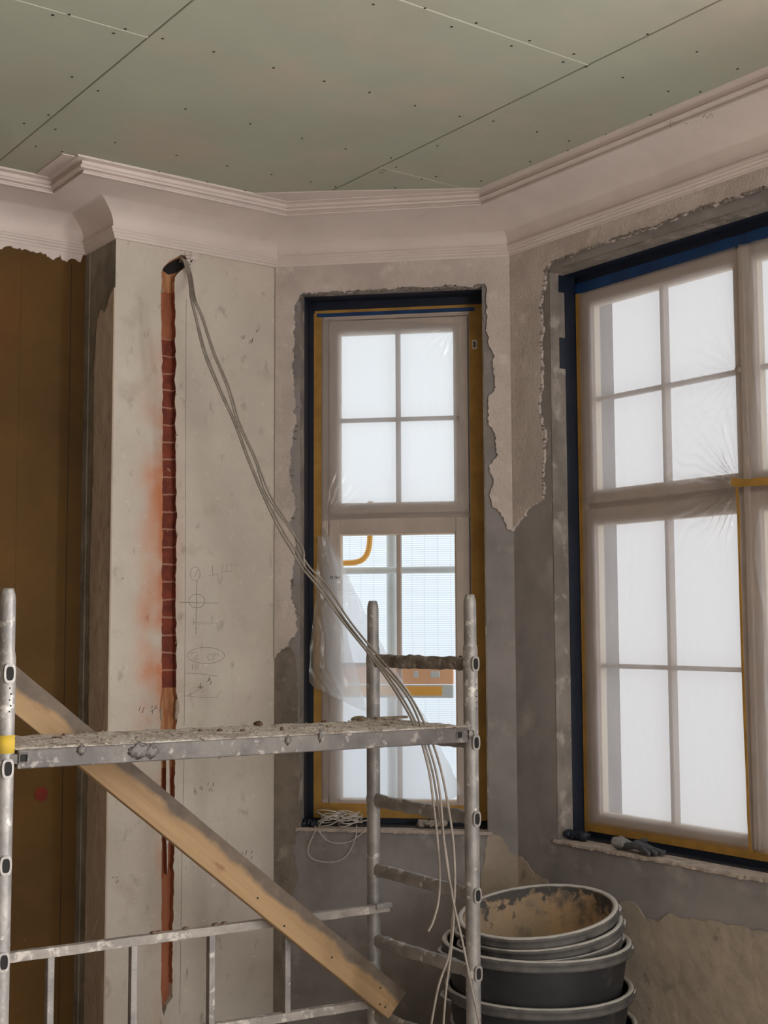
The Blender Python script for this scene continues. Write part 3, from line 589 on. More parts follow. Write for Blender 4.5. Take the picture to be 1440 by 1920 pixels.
for l in ([(1256, 238), (1258, 226), (1264, 230), (1268, 236), (1273, 228), (1277, 235)], [(1283, 232), (1290, 231)], [(1296, 232), (1300, 218), (1305, 229), (1310, 214), (1313, 226)], [(1318, 221), (1322, 214), (1326, 222), (1334, 212), (1337, 219)]):
    tube_bm(bm, [corn(*p) for p in l], .0007, 5)
obj('pencil_mark', bm, M['pencil'], co_)['label'] = 'faint pencilled scribble on the cove'
strokes('pencil_mark', pie, [[(505, 1040), (509, 1044), (505, 1048), (509, 1052), (505, 1056), (509, 1060), (506, 1064)]], wall_pier, .0007, lab='short zigzag scribble near the corner')
# ---------------------------------------------------------------- windows
GT, GM, GB = 2.80, 2.44, 2.10          # upper sash glass top, bar, bottom
LT, LM, LB = 1.968, 1.447, .918        # lower sash glass top, bar, bottom
def sash(root, name, u0, u1, g0, g1, z0, z1, gz0, gz1, zm, y, um=None, lab=None):
    um = (g0 + g1) / 2 if um is None else um
    s = obj(name, boxes((u0, g0 - .006, y, y + .05, z0, z1), (g1 + .006, u1, y, y + .05, z0, z1), (g0 - .006, g1 + .006, y, y + .05, z0, gz0 - .006), (g0 - .006, g1 + .006, y, y + .05, gz1 + .006, z1)), M['frame'], root, bevel=.003)
    if lab: s['label'] = lab
    obj('glazing_bead', boxes((g0 - .006, g0, y + .012, y + .04, gz0 - .006, gz1 + .006), (g1, g1 + .006, y + .012, y + .04, gz0 - .006, gz1 + .006), (g0, g1, y + .012, y + .04, gz0 - .006, gz0), (g0, g1, y + .012, y + .04, gz1, gz1 + .006)), M['rebate'], s)
    obj('glazing_bar', boxes((um - .009, um + .009, y + .010, y + .042, gz0, gz1)), M['frame'], s, bevel=.003)
    obj('glazing_bar', boxes((g0, um - .009, y + .014, y + .040, zm - .008, zm + .008), (um + .009, g1, y + .014, y + .040, zm - .008, zm + .008)), M['frame'], s, bevel=.003)
    obj('pane', boxes((g0 - .003, g1 + .003, y + .024, y + .028, gz0 - .003, gz1 + .003)), M['glass'], s)
    return s
def window(name, loc, rz, u0, u1, rec, sashes, lab):
    r = empty(name, loc, rz, label=lab); st(r)
    F0, F1, Z0, Z1 = u0 + .02, u1 - .01, SILL + .03, HEAD - .035
    y = rec
    fr = [(F0, F0 + .05, y, y + .08, Z0, Z1), (F1 - .05, F1, y, y + .08, Z0, Z1), (F0, F1, y, y + .08, Z1 - .05, Z1), (F0, F1, y, y + .08, Z0, Z0 + .055), (F0, F1, y + .012, y + .08, 2.02, 2.065)]
    obj('frame', boxes(*fr), M['frame'], r, bevel=.004)
    return r
# -- corner window
RC = .145
w1 = empty('window_1', A, rC, label='narrow taupe casement window in the corner wall'); st(w1)
x0, x1 = .128, .828
Zb, Zt = .842, 2.900
obj('frame', boxes((x0, .188, RC, RC + .09, Zb, Zt), (.763, x1, RC, RC + .09, Zb, Zt), (.188, .763, RC, RC + .09, 2.855, Zt), (.188, .763, RC, RC + .09, Zb, .875), (.188, .763, RC + .008, RC + .09, 2.03, 2.062)), M['frame'], w1, bevel=.005)
obj('frame_step', boxes((.162, .175, RC - .004, RC + .001, .9, 2.872), (.775, .785, RC - .004, RC + .001, .9, 2.872), (.162, .785, RC - .004, RC + .001, 2.862, 2.872)), M['frame'], w1, bevel=.002)
s_up = sash(w1, 'upper_sash', .190, .760, .236, .700, 2.055, 2.852, GB, 2.795, GM, RC - .006, um=.473)
s_lo = sash(w1, 'lower_sash', .190, .760, .240, .700, .878, 2.036, LB, LT, LM, RC - .006, um=.473)
# tape and membrane on the corner window
yt = RC - .007
tp = [(x0 - .001, .158, yt, yt + .006, .842, 2.885)]
obj('masking_tape', boxes(*tp), M['gold'], w1)['label'] = 'ochre tape down the left side of the frame'
obj('masking_tape', boxes((.768, .829, yt, yt + .006, .842, 2.895)), M['gold'], w1)['label'] = 'ochre tape down the right side of the frame'
obj('masking_tape', boxes((.158, .768, yt - .001, yt + .006, .846, .900)), M['gold'], w1)['label'] = 'ochre tape along the bottom rail'
obj('masking_tape', boxes((.131, .829, yt - .001, yt + .006, 2.885, 2.897)), M['gold'], w1)['label'] = 'thin ochre tape along the top'
obj('masking_tape', boxes((.140, .790, yt - .002, yt + .005, 2.870, 2.885)), M['blue'], w1)['label'] = 'blue tape along the top of the frame'
def memb(parent, u0, u1, ya, yb, lab, left_w):
    bm = boxes((u0 + .006, u0 + .0085, ya, yb, SILL + .006, HEAD - .006), (u1 - .0085, u1 - .006, ya, yb, SILL + .006, HEAD - .006), (u0 + .006, u1 - .006, ya, yb, HEAD - .0085, HEAD - .006),
               (u0 + .006, u1 - .006, ya - .0, yb, SILL + .008, SILL + .0105), (u0 + .006, u0 + left_w, yb - .004, yb, SILL + .006, HEAD - .006), (u0 + .006, u1 - .006, yb - .004, yb, HEAD - .045, HEAD - .006), (u0 + .006, u1 - .006, yb - .004, yb, SILL + .01, SILL + .036), (u1 - .014, u1 - .006, yb - .004, yb, SILL + .006, HEAD - .006))
    o = obj('sealing_membrane', bm, M['membrane'], parent); o['label'] = lab; return o
memb(w1, CU0, CU1, .05, RC, 'dark navy sealing membrane around the frame', .028)
# handle plate holes, sticker, screw
def dot(parent, u, z, y, r, m, name='screw_hole', d=.002):
    bm = bmesh.new(); bmesh.ops.create_cone(bm, cap_ends=True, segments=14, radius1=r, radius2=r, depth=d, matrix=Matrix.Translation((u, y, z)) @ Matrix.Rotation(math.pi / 2, 4, 'X')); return obj(name, bm, m, parent)
for (x, y, r) in ((859, 773, .0035), (859, 783, .0065), (859, 790, .0035)): u, z = cen(x, y, RC); dot(s_up, u, z, RC - .0065, r, M['scuff'] if r > .005 else M['black'])
u, z = cen(864, 1232, RC); dot(s_lo, u, z, RC - .009, .006, M['black'], 'bolt', .008)
u0_, z0_ = cen(886, 655, RC); u1_, z1_ = cen(894, 638, RC)
obj('sticker', boxes((u0_, u1_, yt - .001, yt, z0_, z1_)), M['white'], w1); obj('sticker_print', boxes((u0_ + .004, u1_ - .004, yt - .0015, yt - .0008, z0_ + .006, z1_ - .006)), M['scuff'], w1)

# -- right window (two sashes side by side)
RR = .135
w2 = empty('window_2', B, rR, label='wide taupe window of paired casements in the right wall'); st(w2)
E0, E1 = .236, 1.79; MU = 1.013
obj('frame', boxes((E0, .262, RR, RR + .09, Zb, Zt), (E1 - .026, E1, RR, RR + .09, Zb, Zt), (.262, E1 - .026, RR, RR + .09, 2.862, Zt), (.262, E1 - .026, RR, RR + .09, Zb, .878), (.262, E1 - .026, RR + .008, RR + .09, 2.03, 2.062)), M['frame'], w2, bevel=.005)
for k, (a, b, g0, g1, um) in enumerate(((.264, MU - .004, .312, .968, .647), (MU + .004, 1.762, 1.066, 1.714, 1.39))):
    sd = 'left' if k == 0 else 'right'
    sash(w2, 'upper_sash', a, b, g0, g1, 2.055, 2.860, GB + .005, 2.806, 2.448, RR - .006, um, 'upper %s sash' % sd)
    sash(w2, 'lower_sash', a, b, g0, g1, .878, 2.036, LB, LT + .003, 1.452, RR - .006, um, 'lower %s sash' % sd)
obj('mullion', boxes((MU - .012, MU + .012, RR - .014, RR - .004, .878, 2.860)), M['frame'], w2, bevel=.003)
yt2 = RR - .008
obj('masking_tape', boxes((.228, .246, yt2, yt2 + .007, .842, 2.880)), M['gold'], w2)['label'] = 'narrow ochre tape down the left side of the frame'
obj('masking_tape', boxes((.246, E1, yt2 - .001, yt2 + .007, .846, .882)), M['gold'], w2)['label'] = 'ochre tape along the bottom of the frame'
obj('blue_tape', boxes((.228, E1, yt2 - .001, yt2 + .006, 2.866, 2.905)), M['blue'], w2)['label'] = 'blue tape along the head of the frame'
memb(w2, RU0, RU1, .075, RR, 'navy sealing membrane around the wide window', .018)
obj('membrane_flap', boxes((RU0 + .006, RU0 + .009, .045, .08, rig(1055, 690, .05)[1], rig(1055, 632, .05)[1])), M['membrane'], w2)['label'] = 'square navy flap on the left reveal'
obj('membrane_flap', boxes((RU0 + .005, RU0 + .0095, .045, .10, HEAD - .075, HEAD - .01)), M['membrane'], w2)['label'] = 'folded navy corner at the head'

# -- unseen window added along the right wall to let fill light in: plain frame
w3 = empty('window_3', B, rR, label='plain unseen window added along the right wall for fill light'); st(w3)
o0 = BY - .75; o1 = BY + 1.45
obj('frame', boxes((o0, o0 + .05, .16, .23, .8, 2.94), (o1 - .05, o1, .16, .23, .8, 2.94), ((o0 + o1) / 2 - .03, (o0 + o1) / 2 + .03, .16, .23, .8, 2.94), (o0, o1, .16, .23, .8, .85), (o0, o1, .16, .23, 2.89, 2.94)), M['frame'], w3)

# ---------------------------------------------------------------- plastic film
def sheet(name, corners, y0, m, par_loc, rz, wr, nu=90, nv=150, label=None, **k):
    # corners: (u,z) of bottom-left, bottom-right, top-right, top-left; wr(u,z,s,t) gives the wrinkle depth
    bm = bmesh.new(); g_ = []
    bl, br, tr_, tl_ = [Vector(c) for c in corners]
    for j in range(nv + 1):
        t = j / nv; row = []
        for i in range(nu + 1):
            s = i / nu; p = bl.lerp(br, s).lerp(tl_.lerp(tr_, s), t); row.append(bm.verts.new((p.x, y0 + wr(p.x, p.y, s, t), p.y)))
        g_.append(row)
    for j in range(nv):
        for i in range(nu): bm.faces.new((g_[j][i], g_[j][i + 1], g_[j + 1][i + 1], g_[j + 1][i]))
    o = obj(name, bm, m, loc=par_loc, rotz=rz, smooth=True); tag(o, label, 'plastic sheet', **k); return o
def star(u, z, cu, cz, R_, n, amp, ph=0):
    d = math.hypot(u - cu, z - cz)
    if d > R_: return 0
    a = math.atan2(z - cz, u - cu); k = (1 - d / R_) ** 1.2 * min(1, d / .02)
    return amp * k * (abs(math.sin(a * n / 2 + ph + 1.5 * noise.noise(Vector((d * 14, a * 3, 0)))))) ** 5
def fine(u, z, k=1, sx=8, sz=2): return noise.noise(Vector((u * sx, z * sz, k))) * .006 + noise.noise(Vector((u * sx * 4, z * sz * 3, k + 4))) * .0018
hu, hz_ = rig(1381, 692, RR - .03); tu, tz = rig(1380, 905, RR - .03)
def wr2(u, z, s, t):
    e = min(1, min(s, 1 - s) * 12) * min(1, min(t, 1 - t) * 12)
    return -(abs(fine(u, z)) + star(u, z, hu, hz_, .35, 22, .016) + star(u, z, tu, tz, .42, 34, .024, 1)) * e
sheet('plastic_sheet', [(.244, .872), (1.000, .872), (.992, 2.868), (.246, 2.862)], RR - .0105, M['film'], B, rR, wr2, nu=170, nv=380, label='milky film stretched over the left half of the wide window, creased at the handle')
def wr3(u, z, s, t):
    f = .012 * abs(math.sin((u - 1.0) * 48 + 2.5 * noise.noise(Vector((z * 3, 0, 1))))) * math.exp(-(u - 1.02) * 7)
    return -(f + abs(fine(u, z, 5)) + .006 * abs(noise.noise(Vector((u * 40, z * 9, 2)))) * math.exp(-(u - 1.0) * 9))
sheet('plastic_sheet', [(1.012, .872), (1.775, .872), (1.775, 2.865), (1.016, 2.865)], RR - .0105, M['film'], B, rR, wr3, nu=200, nv=240, label='milky film hanging in folds over the right half of the wide window')
# upper corner window film
def wr1(u, z, s, t):
    e = min(1, min(s, 1 - s) * 12) * min(1, min(t, 1 - t) * 14)
    return -(abs(fine(u, z, 9)) * .8 + star(u, z, .70, 2.80, .16, 18, .012) + star(u, z, .17, 2.05, .25, 26, .012) + .007 * abs(noise.noise(Vector((u * 9 + z * 30, z * 30 - u * 22, 3)))) * max(0, 1 - (z - 2.03) * 9)) * e
sheet('plastic_sheet', [(.160, 2.028), (.760, 2.045), (.728, 2.822), (.165, 2.86)], RC - .0095, M['filmclear'], A, rC, wr1, nu=150, nv=200, label='thin film over the upper sash of the narrow corner window')
# loose torn film over the lower left of the corner window
def tri_sheet(name, poly, y0, m, wr, label, res=.012, mul=1):
    bm = bmesh.new(); xs = [p[0] for p in poly]; zs = [p[1] for p in poly]
    vs = [bm.verts.new((p[0], 0, p[1])) for p in jag(poly, .02, .004, seed=21)]
    f = bm.faces.new(vs); f.normal_update(); bmesh.ops.triangulate(bm, faces=[f])
    for it in range(4):
        ed = [e for e in bm.edges if e.calc_length() > res * 1.6]
        if not ed: break
        bmesh.ops.subdivide_edges(bm, edges=ed, cuts=1); bmesh.ops.triangulate(bm, faces=[f for f in bm.faces if len(f.verts) > 3])
    for v in bm.verts: v.co.y = y0 + wr(v.co.x, v.co.z)
    o = obj(name, bm, m, loc=A, rotz=rC, smooth=True); tag(o, label, 'plastic sheet'); return o
cp = lambda x, y: cen(x, y, RC - .03)
au, az = cp(606, 985)
def wrl(u, z): return -(abs(fine(u, z, 13)) * 1.5 + star(u, z, au, az, .9, 46, .012, .4) + .004)
loose = tri_sheet('plastic_sheet', [cp(602, 978), cp(650, 1075), cp(690, 1160), cp(745, 1262), cp(800, 1350), cp(868, 1488), cp(840, 1500), cp(640, 1500), cp(606, 1495), cp(604, 1300)], RC - .016, M['filmclear'], wrl, 'loose film triangle over the lower sash of the corner window')
def wrf(u, z):
    return -(.022 + .010 * abs(math.sin((u - au) * 60 + (z - az) * 16 + 3 * noise.noise(Vector((u * 9, z * 6, 4))))) + .006 * noise.noise(Vector((u * 20, z * 14, 8))))
flap = tri_sheet('plastic_sheet', [cp(598, 1005), cp(618, 1010), cp(634, 1050), cp(642, 1110), cp(655, 1200), cp(690, 1335), cp(660, 1322), cp(632, 1308), cp(612, 1297), cp(592, 1291), cp(581, 1278), cp(583, 1210), cp(594, 1120)], RC - .02, M['filmloose'], wrf, 'crumpled printed film flap hanging down beside the left frame of the corner window', res=.009)
u, z = cp(624, 1083)
bm = bmesh.new(); tube_bm(bm, [(u + .005 * math.cos(a), 0, z + .005 * math.sin(a)) for a in [k * math.pi / 6 for k in range(13)]], .0014, 5)
for (dx, pts) in ((.012, [(0, -.004), (.003, .004), (.006, -.004)]), (.020, [(0, -.004), (0, .004), (.004, .002), (0, 0), (.004, -.002), (0, -.004)]), (.027, [(0, -.004), (.003, .004), (.006, -.004)])):
    tube_bm(bm, [(u + dx + a_, 0, z + b_) for a_, b_ in pts], .0011, 4)
for v in bm.verts: v.co.y = RC - .022 + wrf(v.co.x, v.co.z) - .004 + v.co.y * .3
obj('printed_mark', bm, M['ftext'], flap)
# gold tape over the joint on the wide window
tg = []
def strip(name, pts, wd, y, m, lab, loc, rz):
    bm = bmesh.new(); P = [Vector(p) for p in pts]; rows = []
    for i, p in enumerate(P):
        t = (P[min(i + 1, len(P) - 1)] - P[max(i - 1, 0)]).normalized(); nrm = Vector((-t.y, t.x)); ww = wd * (1 + .3 * noise.noise(Vector((i * .7, 0, 0))))
        rows.append([bm.verts.new((c.x, yy, c.y)) for c, yy in ((p + nrm * ww / 2, y - .002 * abs(noise.noise(Vector((i * .9, 1, 0))))), (p - nrm * ww / 2, y), (p - nrm * ww / 2, y + .0012), (p + nrm * ww / 2, y + .0012))])
    for a_, b_ in zip(rows, rows[1:]):
        for k in range(4): bm.faces.new((a_[k], a_[(k + 1) % 4], b_[(k + 1) % 4], b_[k]))
    bm.faces.new(rows[0]); bm.faces.new(rows[-1])
    o = obj(name, bm, m, loc=loc, rotz=rz); tag(o, lab, 'tape'); return o
r2 = lambda x, y: rig(x, y, RR - .034)
strip('masking_tape', [r2(x, y) for x, y in ((1382, 915), (1385, 960), (1387, 1050), (1390, 1150), (1393, 1250), (1397, 1350), (1401, 1450), (1404, 1540), (1408, 1600))], .010, RR - .036, M['gold'], 'thin ochre tape running down between the two halves of the wide window', B, rR)
strip('masking_tape', [r2(x, y) for x, y in ((1372, 902), (1385, 906), (1405, 905), (1425, 903), (1445, 902), (1500, 898))], .026, RR - .037, M['gold'], 'short crumpled ochre tape across the transom at the right edge', B, rR)
# handle hidden under the pucker
bm = bmesh.new(); bmesh.ops.create_cone(bm, cap_ends=True, segments=16, radius1=.011, radius2=.009, depth=.02, matrix=Matrix.Translation((hu, RR - .02, hz_)) @ Matrix.Rotation(math.pi / 2, 4, 'X'))
obj('handle_spindle', bm, M['dark_render'], w2, bevel=.002)

# ---------------------------------------------------------------- outside, behind the narrow window
DO = .95    # metres beyond the wall face
def oc(x, y, d=DO): return cen(x, y, d)
def outbox(name, x0, y0, x1, y1, d, t, m, lab, cat, mn=None, **k):
    u0, z1 = oc(x0, y0, d); u1, z0 = oc(x1, y1, d)
    o = obj(name, boxes((u0, u1, d, d + t, z0, z1)), m, loc=A, rotz=rC, bevel=.004); tag(o, lab, cat, **k); return o
bm = bmesh.new(); u, _ = oc(735, 1200, DO); tube_bm(bm, [(u, DO, -1), (u, DO, 2.08)], .024, 16)
tag(obj('scaffold_pole', bm, M['galv'], loc=A, rotz=rC, smooth=True), 'upright grey scaffold pole outside the narrow window', 'scaffold pole')
_, z = oc(750, 1069, DO - .05); bm = bmesh.new(); tube_bm(bm, [(-.6, DO - .05, z), (.86, DO - .05, z)], .016, 14)
tag(obj('scaffold_rail', bm, M['galv'], loc=A, rotz=rC, smooth=True), 'level grey scaffold rail crossing outside the narrow window', 'scaffold rail')
bm = bmesh.new(); tube_bm(bm, [(oc(x, y, .8)[0], .8, oc(x, y, .8)[1]) for x, y in [(p.x, p.y) for p in spline([(695, 940), (694, 990), (692, 1025), (684, 1045), (668, 1054), (640, 1056), (600, 1058)], 6)]], .013, 12)
tag(obj('orange_hose', bm, M['orange'], loc=A, rotz=rC, smooth=True), 'bent orange hose outside the upper left panes of the lower sash', 'hose')
tb = outbox('toe_board', 600, 1245, 850, 1283, DO - .1, .03, M['orangeboard'], 'upper orange scaffold board with two holes outside the narrow window', 'board')
for (x, w_) in ((780, 9), (816, 18)):
    u0, z1 = oc(x - w_ / 2, 1258, DO - .1); u1, z0 = oc(x + w_ / 2, 1271, DO - .1); obj('board_hole', boxes((u0, u1, DO - .104, DO - .09, z0, z1)), M['galv'], tb, bevel=.005)
tb2 = outbox('toe_board', 600, 1284, 850, 1309, DO - .1, .03, M['galv'], 'lower grey scaffold board with an orange band outside the narrow window', 'board')
u0, z1 = oc(600, 1286, DO - .1); u1, z0 = oc(829, 1304, DO - .1); obj('orange_band', boxes((u0, u1, DO - .103, DO - .099, z0, z1)), M['orange'], tb2)
bm = bmesh.new(); nv = [[bm.verts.new((-.9 + 1.62 * i / 40, 1.25 + .02 * math.sin(i * .9) + .01 * math.sin(j), -.5 + 2.55 * j / 20)) for i in range(41)] for j in range(21)]
for j in range(20):
    for i in range(40): bm.faces.new((nv[j][i], nv[j][i + 1], nv[j + 1][i + 1], nv[j + 1][i]))
tag(obj('debris_netting', bm, M['net'], loc=A, rotz=rC, smooth=True), 'fine white debris netting hung outside the narrow window', 'netting')

bm = bmesh.new(); nv = [[bm.verts.new((-1.1 + 4.4 * i / 40, 1.1 + .03 * math.sin(i * .7) + .015 * math.sin(j * 1.3), -.6 + 5.0 * j / 24)) for i in range(41)] for j in range(25)]
for j in range(24):
    for i in range(40): bm.faces.new((nv[j][i], nv[j][i + 1], nv[j + 1][i + 1], nv[j + 1][i]))
tag(obj('weather_sheeting', bm, M['sheeting'], loc=B, rotz=rR, smooth=True), 'white scaffold sheeting hung outside the wide window', 'sheeting')

# ---------------------------------------------------------------- scaffold tower
FX, FY = 2.577, 3.105; RY = 3.620; LX = 1.122
PR = .0225
def oval(n=20, a=.011, b=.019):
    pts = []
    for k in range(n):
        t = 2 * math.pi * k / n; c_, s_ = math.cos(t), math.sin(t)
        pts.append((a * math.copysign(abs(c_) ** .6, c_), b * math.copysign(abs(s_) ** .75, s_)))
    return pts
def rung_bm(y0, y1, wall=.003, lump=0, seed=0):
    bm = bmesh.new(); out = oval(a=.0125, b=.0205); inn = oval(a=.0095, b=.0165); ny = 24
    ro = []
    for k in range(ny + 1):
        y = y0 + (y1 - y0) * k / ny
        ro.append([bm.verts.new((x * (1 + lump * .25 * noise.noise(Vector((x * 60, y * 30, z * 60 + seed)))), y, z * (1 + lump * .3 * noise.noise(Vector((x * 60, y * 30, z * 60 + seed + 3)))))) for x, z in out])
    for a, b in zip(ro, ro[1:]):
        for j in range(len(out)): bm.faces.new((a[j], a[(j + 1) % len(out)], b[(j + 1) % len(out)], b[j]))
    ri = [[bm.verts.new((x, y, z)) for x, z in inn] for y in (y0, y1)]
    for j in range(len(out)):
        k = (j + 1) % len(out)
        bm.faces.new((ro[0][j], ro[0][k], ri[0][k], ri[0][j])); bm.faces.new((ro[-1][j], ro[-1][k], ri[1][k], ri[1][j])); bm.faces.new((ri[0][j], ri[0][k], ri[1][k], ri[1][j]))
    return bm
def collar_bm(y):     # pressed rim around the open rung end
    bm = bmesh.new(); out = oval(a=.0145, b=.0235); inn = oval(a=.0095, b=.0168)
    v = [[bm.verts.new((x, yy, z)) for x, z in s] for yy, s in ((y + .004, out), (y - .0045, out), (y - .0045, inn), (y - .001, inn))]
    for a, b in zip(v, v[1:]):
        for j in range(len(out)): bm.faces.new((a[j], a[(j + 1) % len(out)], b[(j + 1) % len(out)], b[j]))
    return bm
def post_bm(x, y, ztop, zs):
    bm = bmesh.new(); pr = [(PR, .0), (PR, zs - .01), (PR - .001, zs), (.0195, zs + .008), (.0195, ztop - .03), (.0185, ztop - .018), (.0145, ztop - .003), (.013, ztop), (.011, ztop), (.011, ztop - .05)]
    lathe(pr, 28, bm); bm.faces.new([v for v in bm.verts if abs(v.co.z - (ztop - .05)) < 1e-5])
    bmesh.ops.translate(bm, verts=bm.verts, vec=(x, y, 0)); return bm
def end_frame(X, lab, lv, zt):
    r = empty('scaffold_end_frame', (X, FY, 0), 0, label=lab, cat='scaffold frame')
    p1 = obj('post', post_bm(0, 0, zt, zt - .16), M['alu'], r, smooth=True); p2 = obj('post', post_bm(0, RY - FY, zt - .01, zt - .17), M['alu'], r, smooth=True)
    for z in lv:
        g_ = obj('rung', rung_bm(-PR + .004, RY - FY + PR + .001, lump=1, seed=z * 9), M['crust'] if z > 1.4 else M['alu'], r, loc=(0, 0, z), smooth=True)
        c_ = obj('rung_collar', collar_bm(-PR + .0005), M['alu'], g_)
        bm = bmesh.new(); o_ = oval(a=.0096, b=.017); bm.faces.new([bm.verts.new((x, -PR - .0022, z_)) for x, z_ in o_]); obj('rung_hole', bm, M['black'], g_)
    return r
ef1 = end_frame(FX, 'aluminium scaffold end frame with open rungs standing in front of the tubs', [1.485, 1.247, 1.019, .792, .563, .322, .095], 1.697)
ef2 = end_frame(LX, 'aluminium scaffold end frame with a yellow taped post at the left edge', [1.491, 1.265, 1.038, .815, .588, .36, .13], 1.696)
for e in (ef1, ef2):
    for ch in list(e.children):
        if ch.name.startswith('rung'):
            for md in ('EDGE_SPLIT',):
                m_ = ch.modifiers.new('es', md); m_.split_angle = math.radians(50)
z0, z1 = hit(8, 1412, (LX, FY, 0), (0, 1, 0)).z, hit(8, 1378, (LX, FY, 0), (0, 1, 0)).z
bm = lathe([(PR + .0002, z0), (PR + .0012, z0), (PR + .0012, z1), (PR + .0002, z1)], 28); o = obj('marker_band', bm, mat('yellow_band', (214, 176, 44), (190, 160, 60), scale=30, bst=.2), ef2, smooth=True); o['label'] = 'yellow tape band'
bm = bmesh.new()
for k in range(5): bmesh.ops.create_icosphere(bm, subdivisions=1, radius=.0022, matrix=Matrix.Translation((.002 + .003 * (k % 2), -PR, 1.40 + .014 * k)))
obj('drill_hole', bm, M['black'], ef2)
bm = bmesh.new()
for k in range(5): bmesh.ops.create_icosphere(bm, subdivisions=1, radius=.002, matrix=Matrix.Translation((.004 + .002 * (k % 2), -PR, 1.35 + .018 * k)))
obj('drill_hole', bm, M['black'], ef1)

# platform
pf = empty('scaffold_platform', (LX + .02, FY, 1.262), 0, label='dusty aluminium framed scaffold platform covered in mortar crumbs', cat='scaffold platform')
PL = FX - LX - .05; tilt = math.atan2(.013, PL); pf.rotation_euler = (0, tilt, 0)
D0, D1 = -.022, .365
def beam(y0, y1, name, lab=None):
    bm = boxes((.005, PL, y0, y1, 0, .046)); o = obj(name, bm, M['beam'], pf, bevel=.003)
    if lab: o['label'] = lab
    return o
beam(D0, D0 + .022, 'side_rail'); beam(D1 - .022, D1, 'side_rail')
bm = bmesh.new(); nx, ny = 160, 40; gv = []
for j in range(ny + 1):
    row = []
    for i in range(nx + 1):
        x = .0 + PL * i / nx; y = D0 + .003 + (D1 - D0 - .006) * j / ny
        h = .047 + .003 * (noise.noise(Vector((x * 22, y * 22, 0))) + .7 * noise.noise(Vector((x * 70, y * 70, 2)))) + .0025
        if j in (0, ny): h = .0455
        row.append(bm.verts.new((x, y, h)))
    gv.append(row)
for j in range(ny):
    for i in range(nx): bm.faces.new((gv[j][i], gv[j][i + 1], gv[j + 1][i + 1], gv[j + 1][i]))
obj('deck', bm, M['deckdust'], pf, smooth=True)['label'] = 'deck board caked with dust'
def sq_end(x, z, s=.0125):
    bm = bmesh.new(); y0 = D0 - .004
    o_ = [(-s, -s), (s, -s), (s, s), (-s, s)]; i_ = [(a * .68, b * .68) for a, b in o_]
    V = [[bm.verts.new((x + a, yy, z + b)) for a, b in s_] for yy, s_ in ((D0 + .001, o_), (y0, o_), (y0, i_), (D0 - .0004, i_))]
    for a, b in zip(V, V[1:]):
        for k in range(4): bm.faces.new((a[k], a[(k + 1) % 4], b[(k + 1) % 4], b[k]))
    cb = obj('crossbar_end', bm, M['beam'], pf, bevel=.0015)
    bm = bmesh.new(); bm.faces.new([bm.verts.new((x + a, D0 - .0006, z + b)) for a, b in i_]); obj('tube_opening', bm, M['black'], cb)
sq_end(.018, .026); sq_end(PL - .035, .024)
for xx in (-.018, PL + .004): obj('hook', boxes((xx, xx + .025, D0 + .0, D0 + .02, .012, .036)), M['beam'], pf, bevel=.002)
# mortar splats on the front face
for (px, py, rx, rz) in ((262, 1408, .03, .018), (285, 1410, .02, .015), (153, 1406, .012, .012), (540, 1388, .010, .012), (600, 1380, .006, .016)):
    p = hit(px, py, (0, FY + D0, 0), (0, 1, 0)); bm = bmesh.new(); bmesh.ops.create_icosphere(bm, subdivisions=3, radius=1)
    for v in bm.verts: v.co = Vector((v.co.x * rx * (1 + .5 * noise.noise(v.co * 2)), v.co.y * .004, v.co.z * rz * (1 + .6 * noise.noise(v.co * 2.5 + Vector((3, 3, 3))))))
    lx = p.x - pf.location.x; lz = p.z - pf.location.z + lx * math.tan(tilt)
    obj('mortar_splat', bm, M['beam'], pf, loc=(lx, D0 - .001, lz), smooth=True)

# rubble on the deck: each chunk a thing
def deckp(px, py, lift=.004):
    z = 1.315; p = hit(px, py, (0, 0, z), (0, 0, 1)); lx = p.x - pf.location.x; lz = 1.262 + .049 - lx * math.tan(tilt); p = hit(px, py, (0, 0, lz), (0, 0, 1))
    p.y = min(max(p.y, FY + D0 + .015), FY + D1 - .012); return Vector((p.x, p.y, lz + lift))
def chunk(px, py, sx, sy, sz, m, seed, lab, name='mortar_chunk', cat='rubble', group='rubble on the platform'):
    bm = bmesh.new(); bmesh.ops.create_icosphere(bm, subdivisions=2, radius=1)
    for v in bm.verts:
        d = v.co.normalized(); k = 1 + .35 * noise.noise(d * 1.8 + Vector((seed, 0, 0))); v.co = Vector((d.x * sx * k, d.y * sy * k, max(d.z, -.5) * sz * k))
    p = deckp(px, py, sz * .45); o = obj(name, bm, m, loc=p, rotz=seed * 1.3); tag(o, lab, cat, group); return o
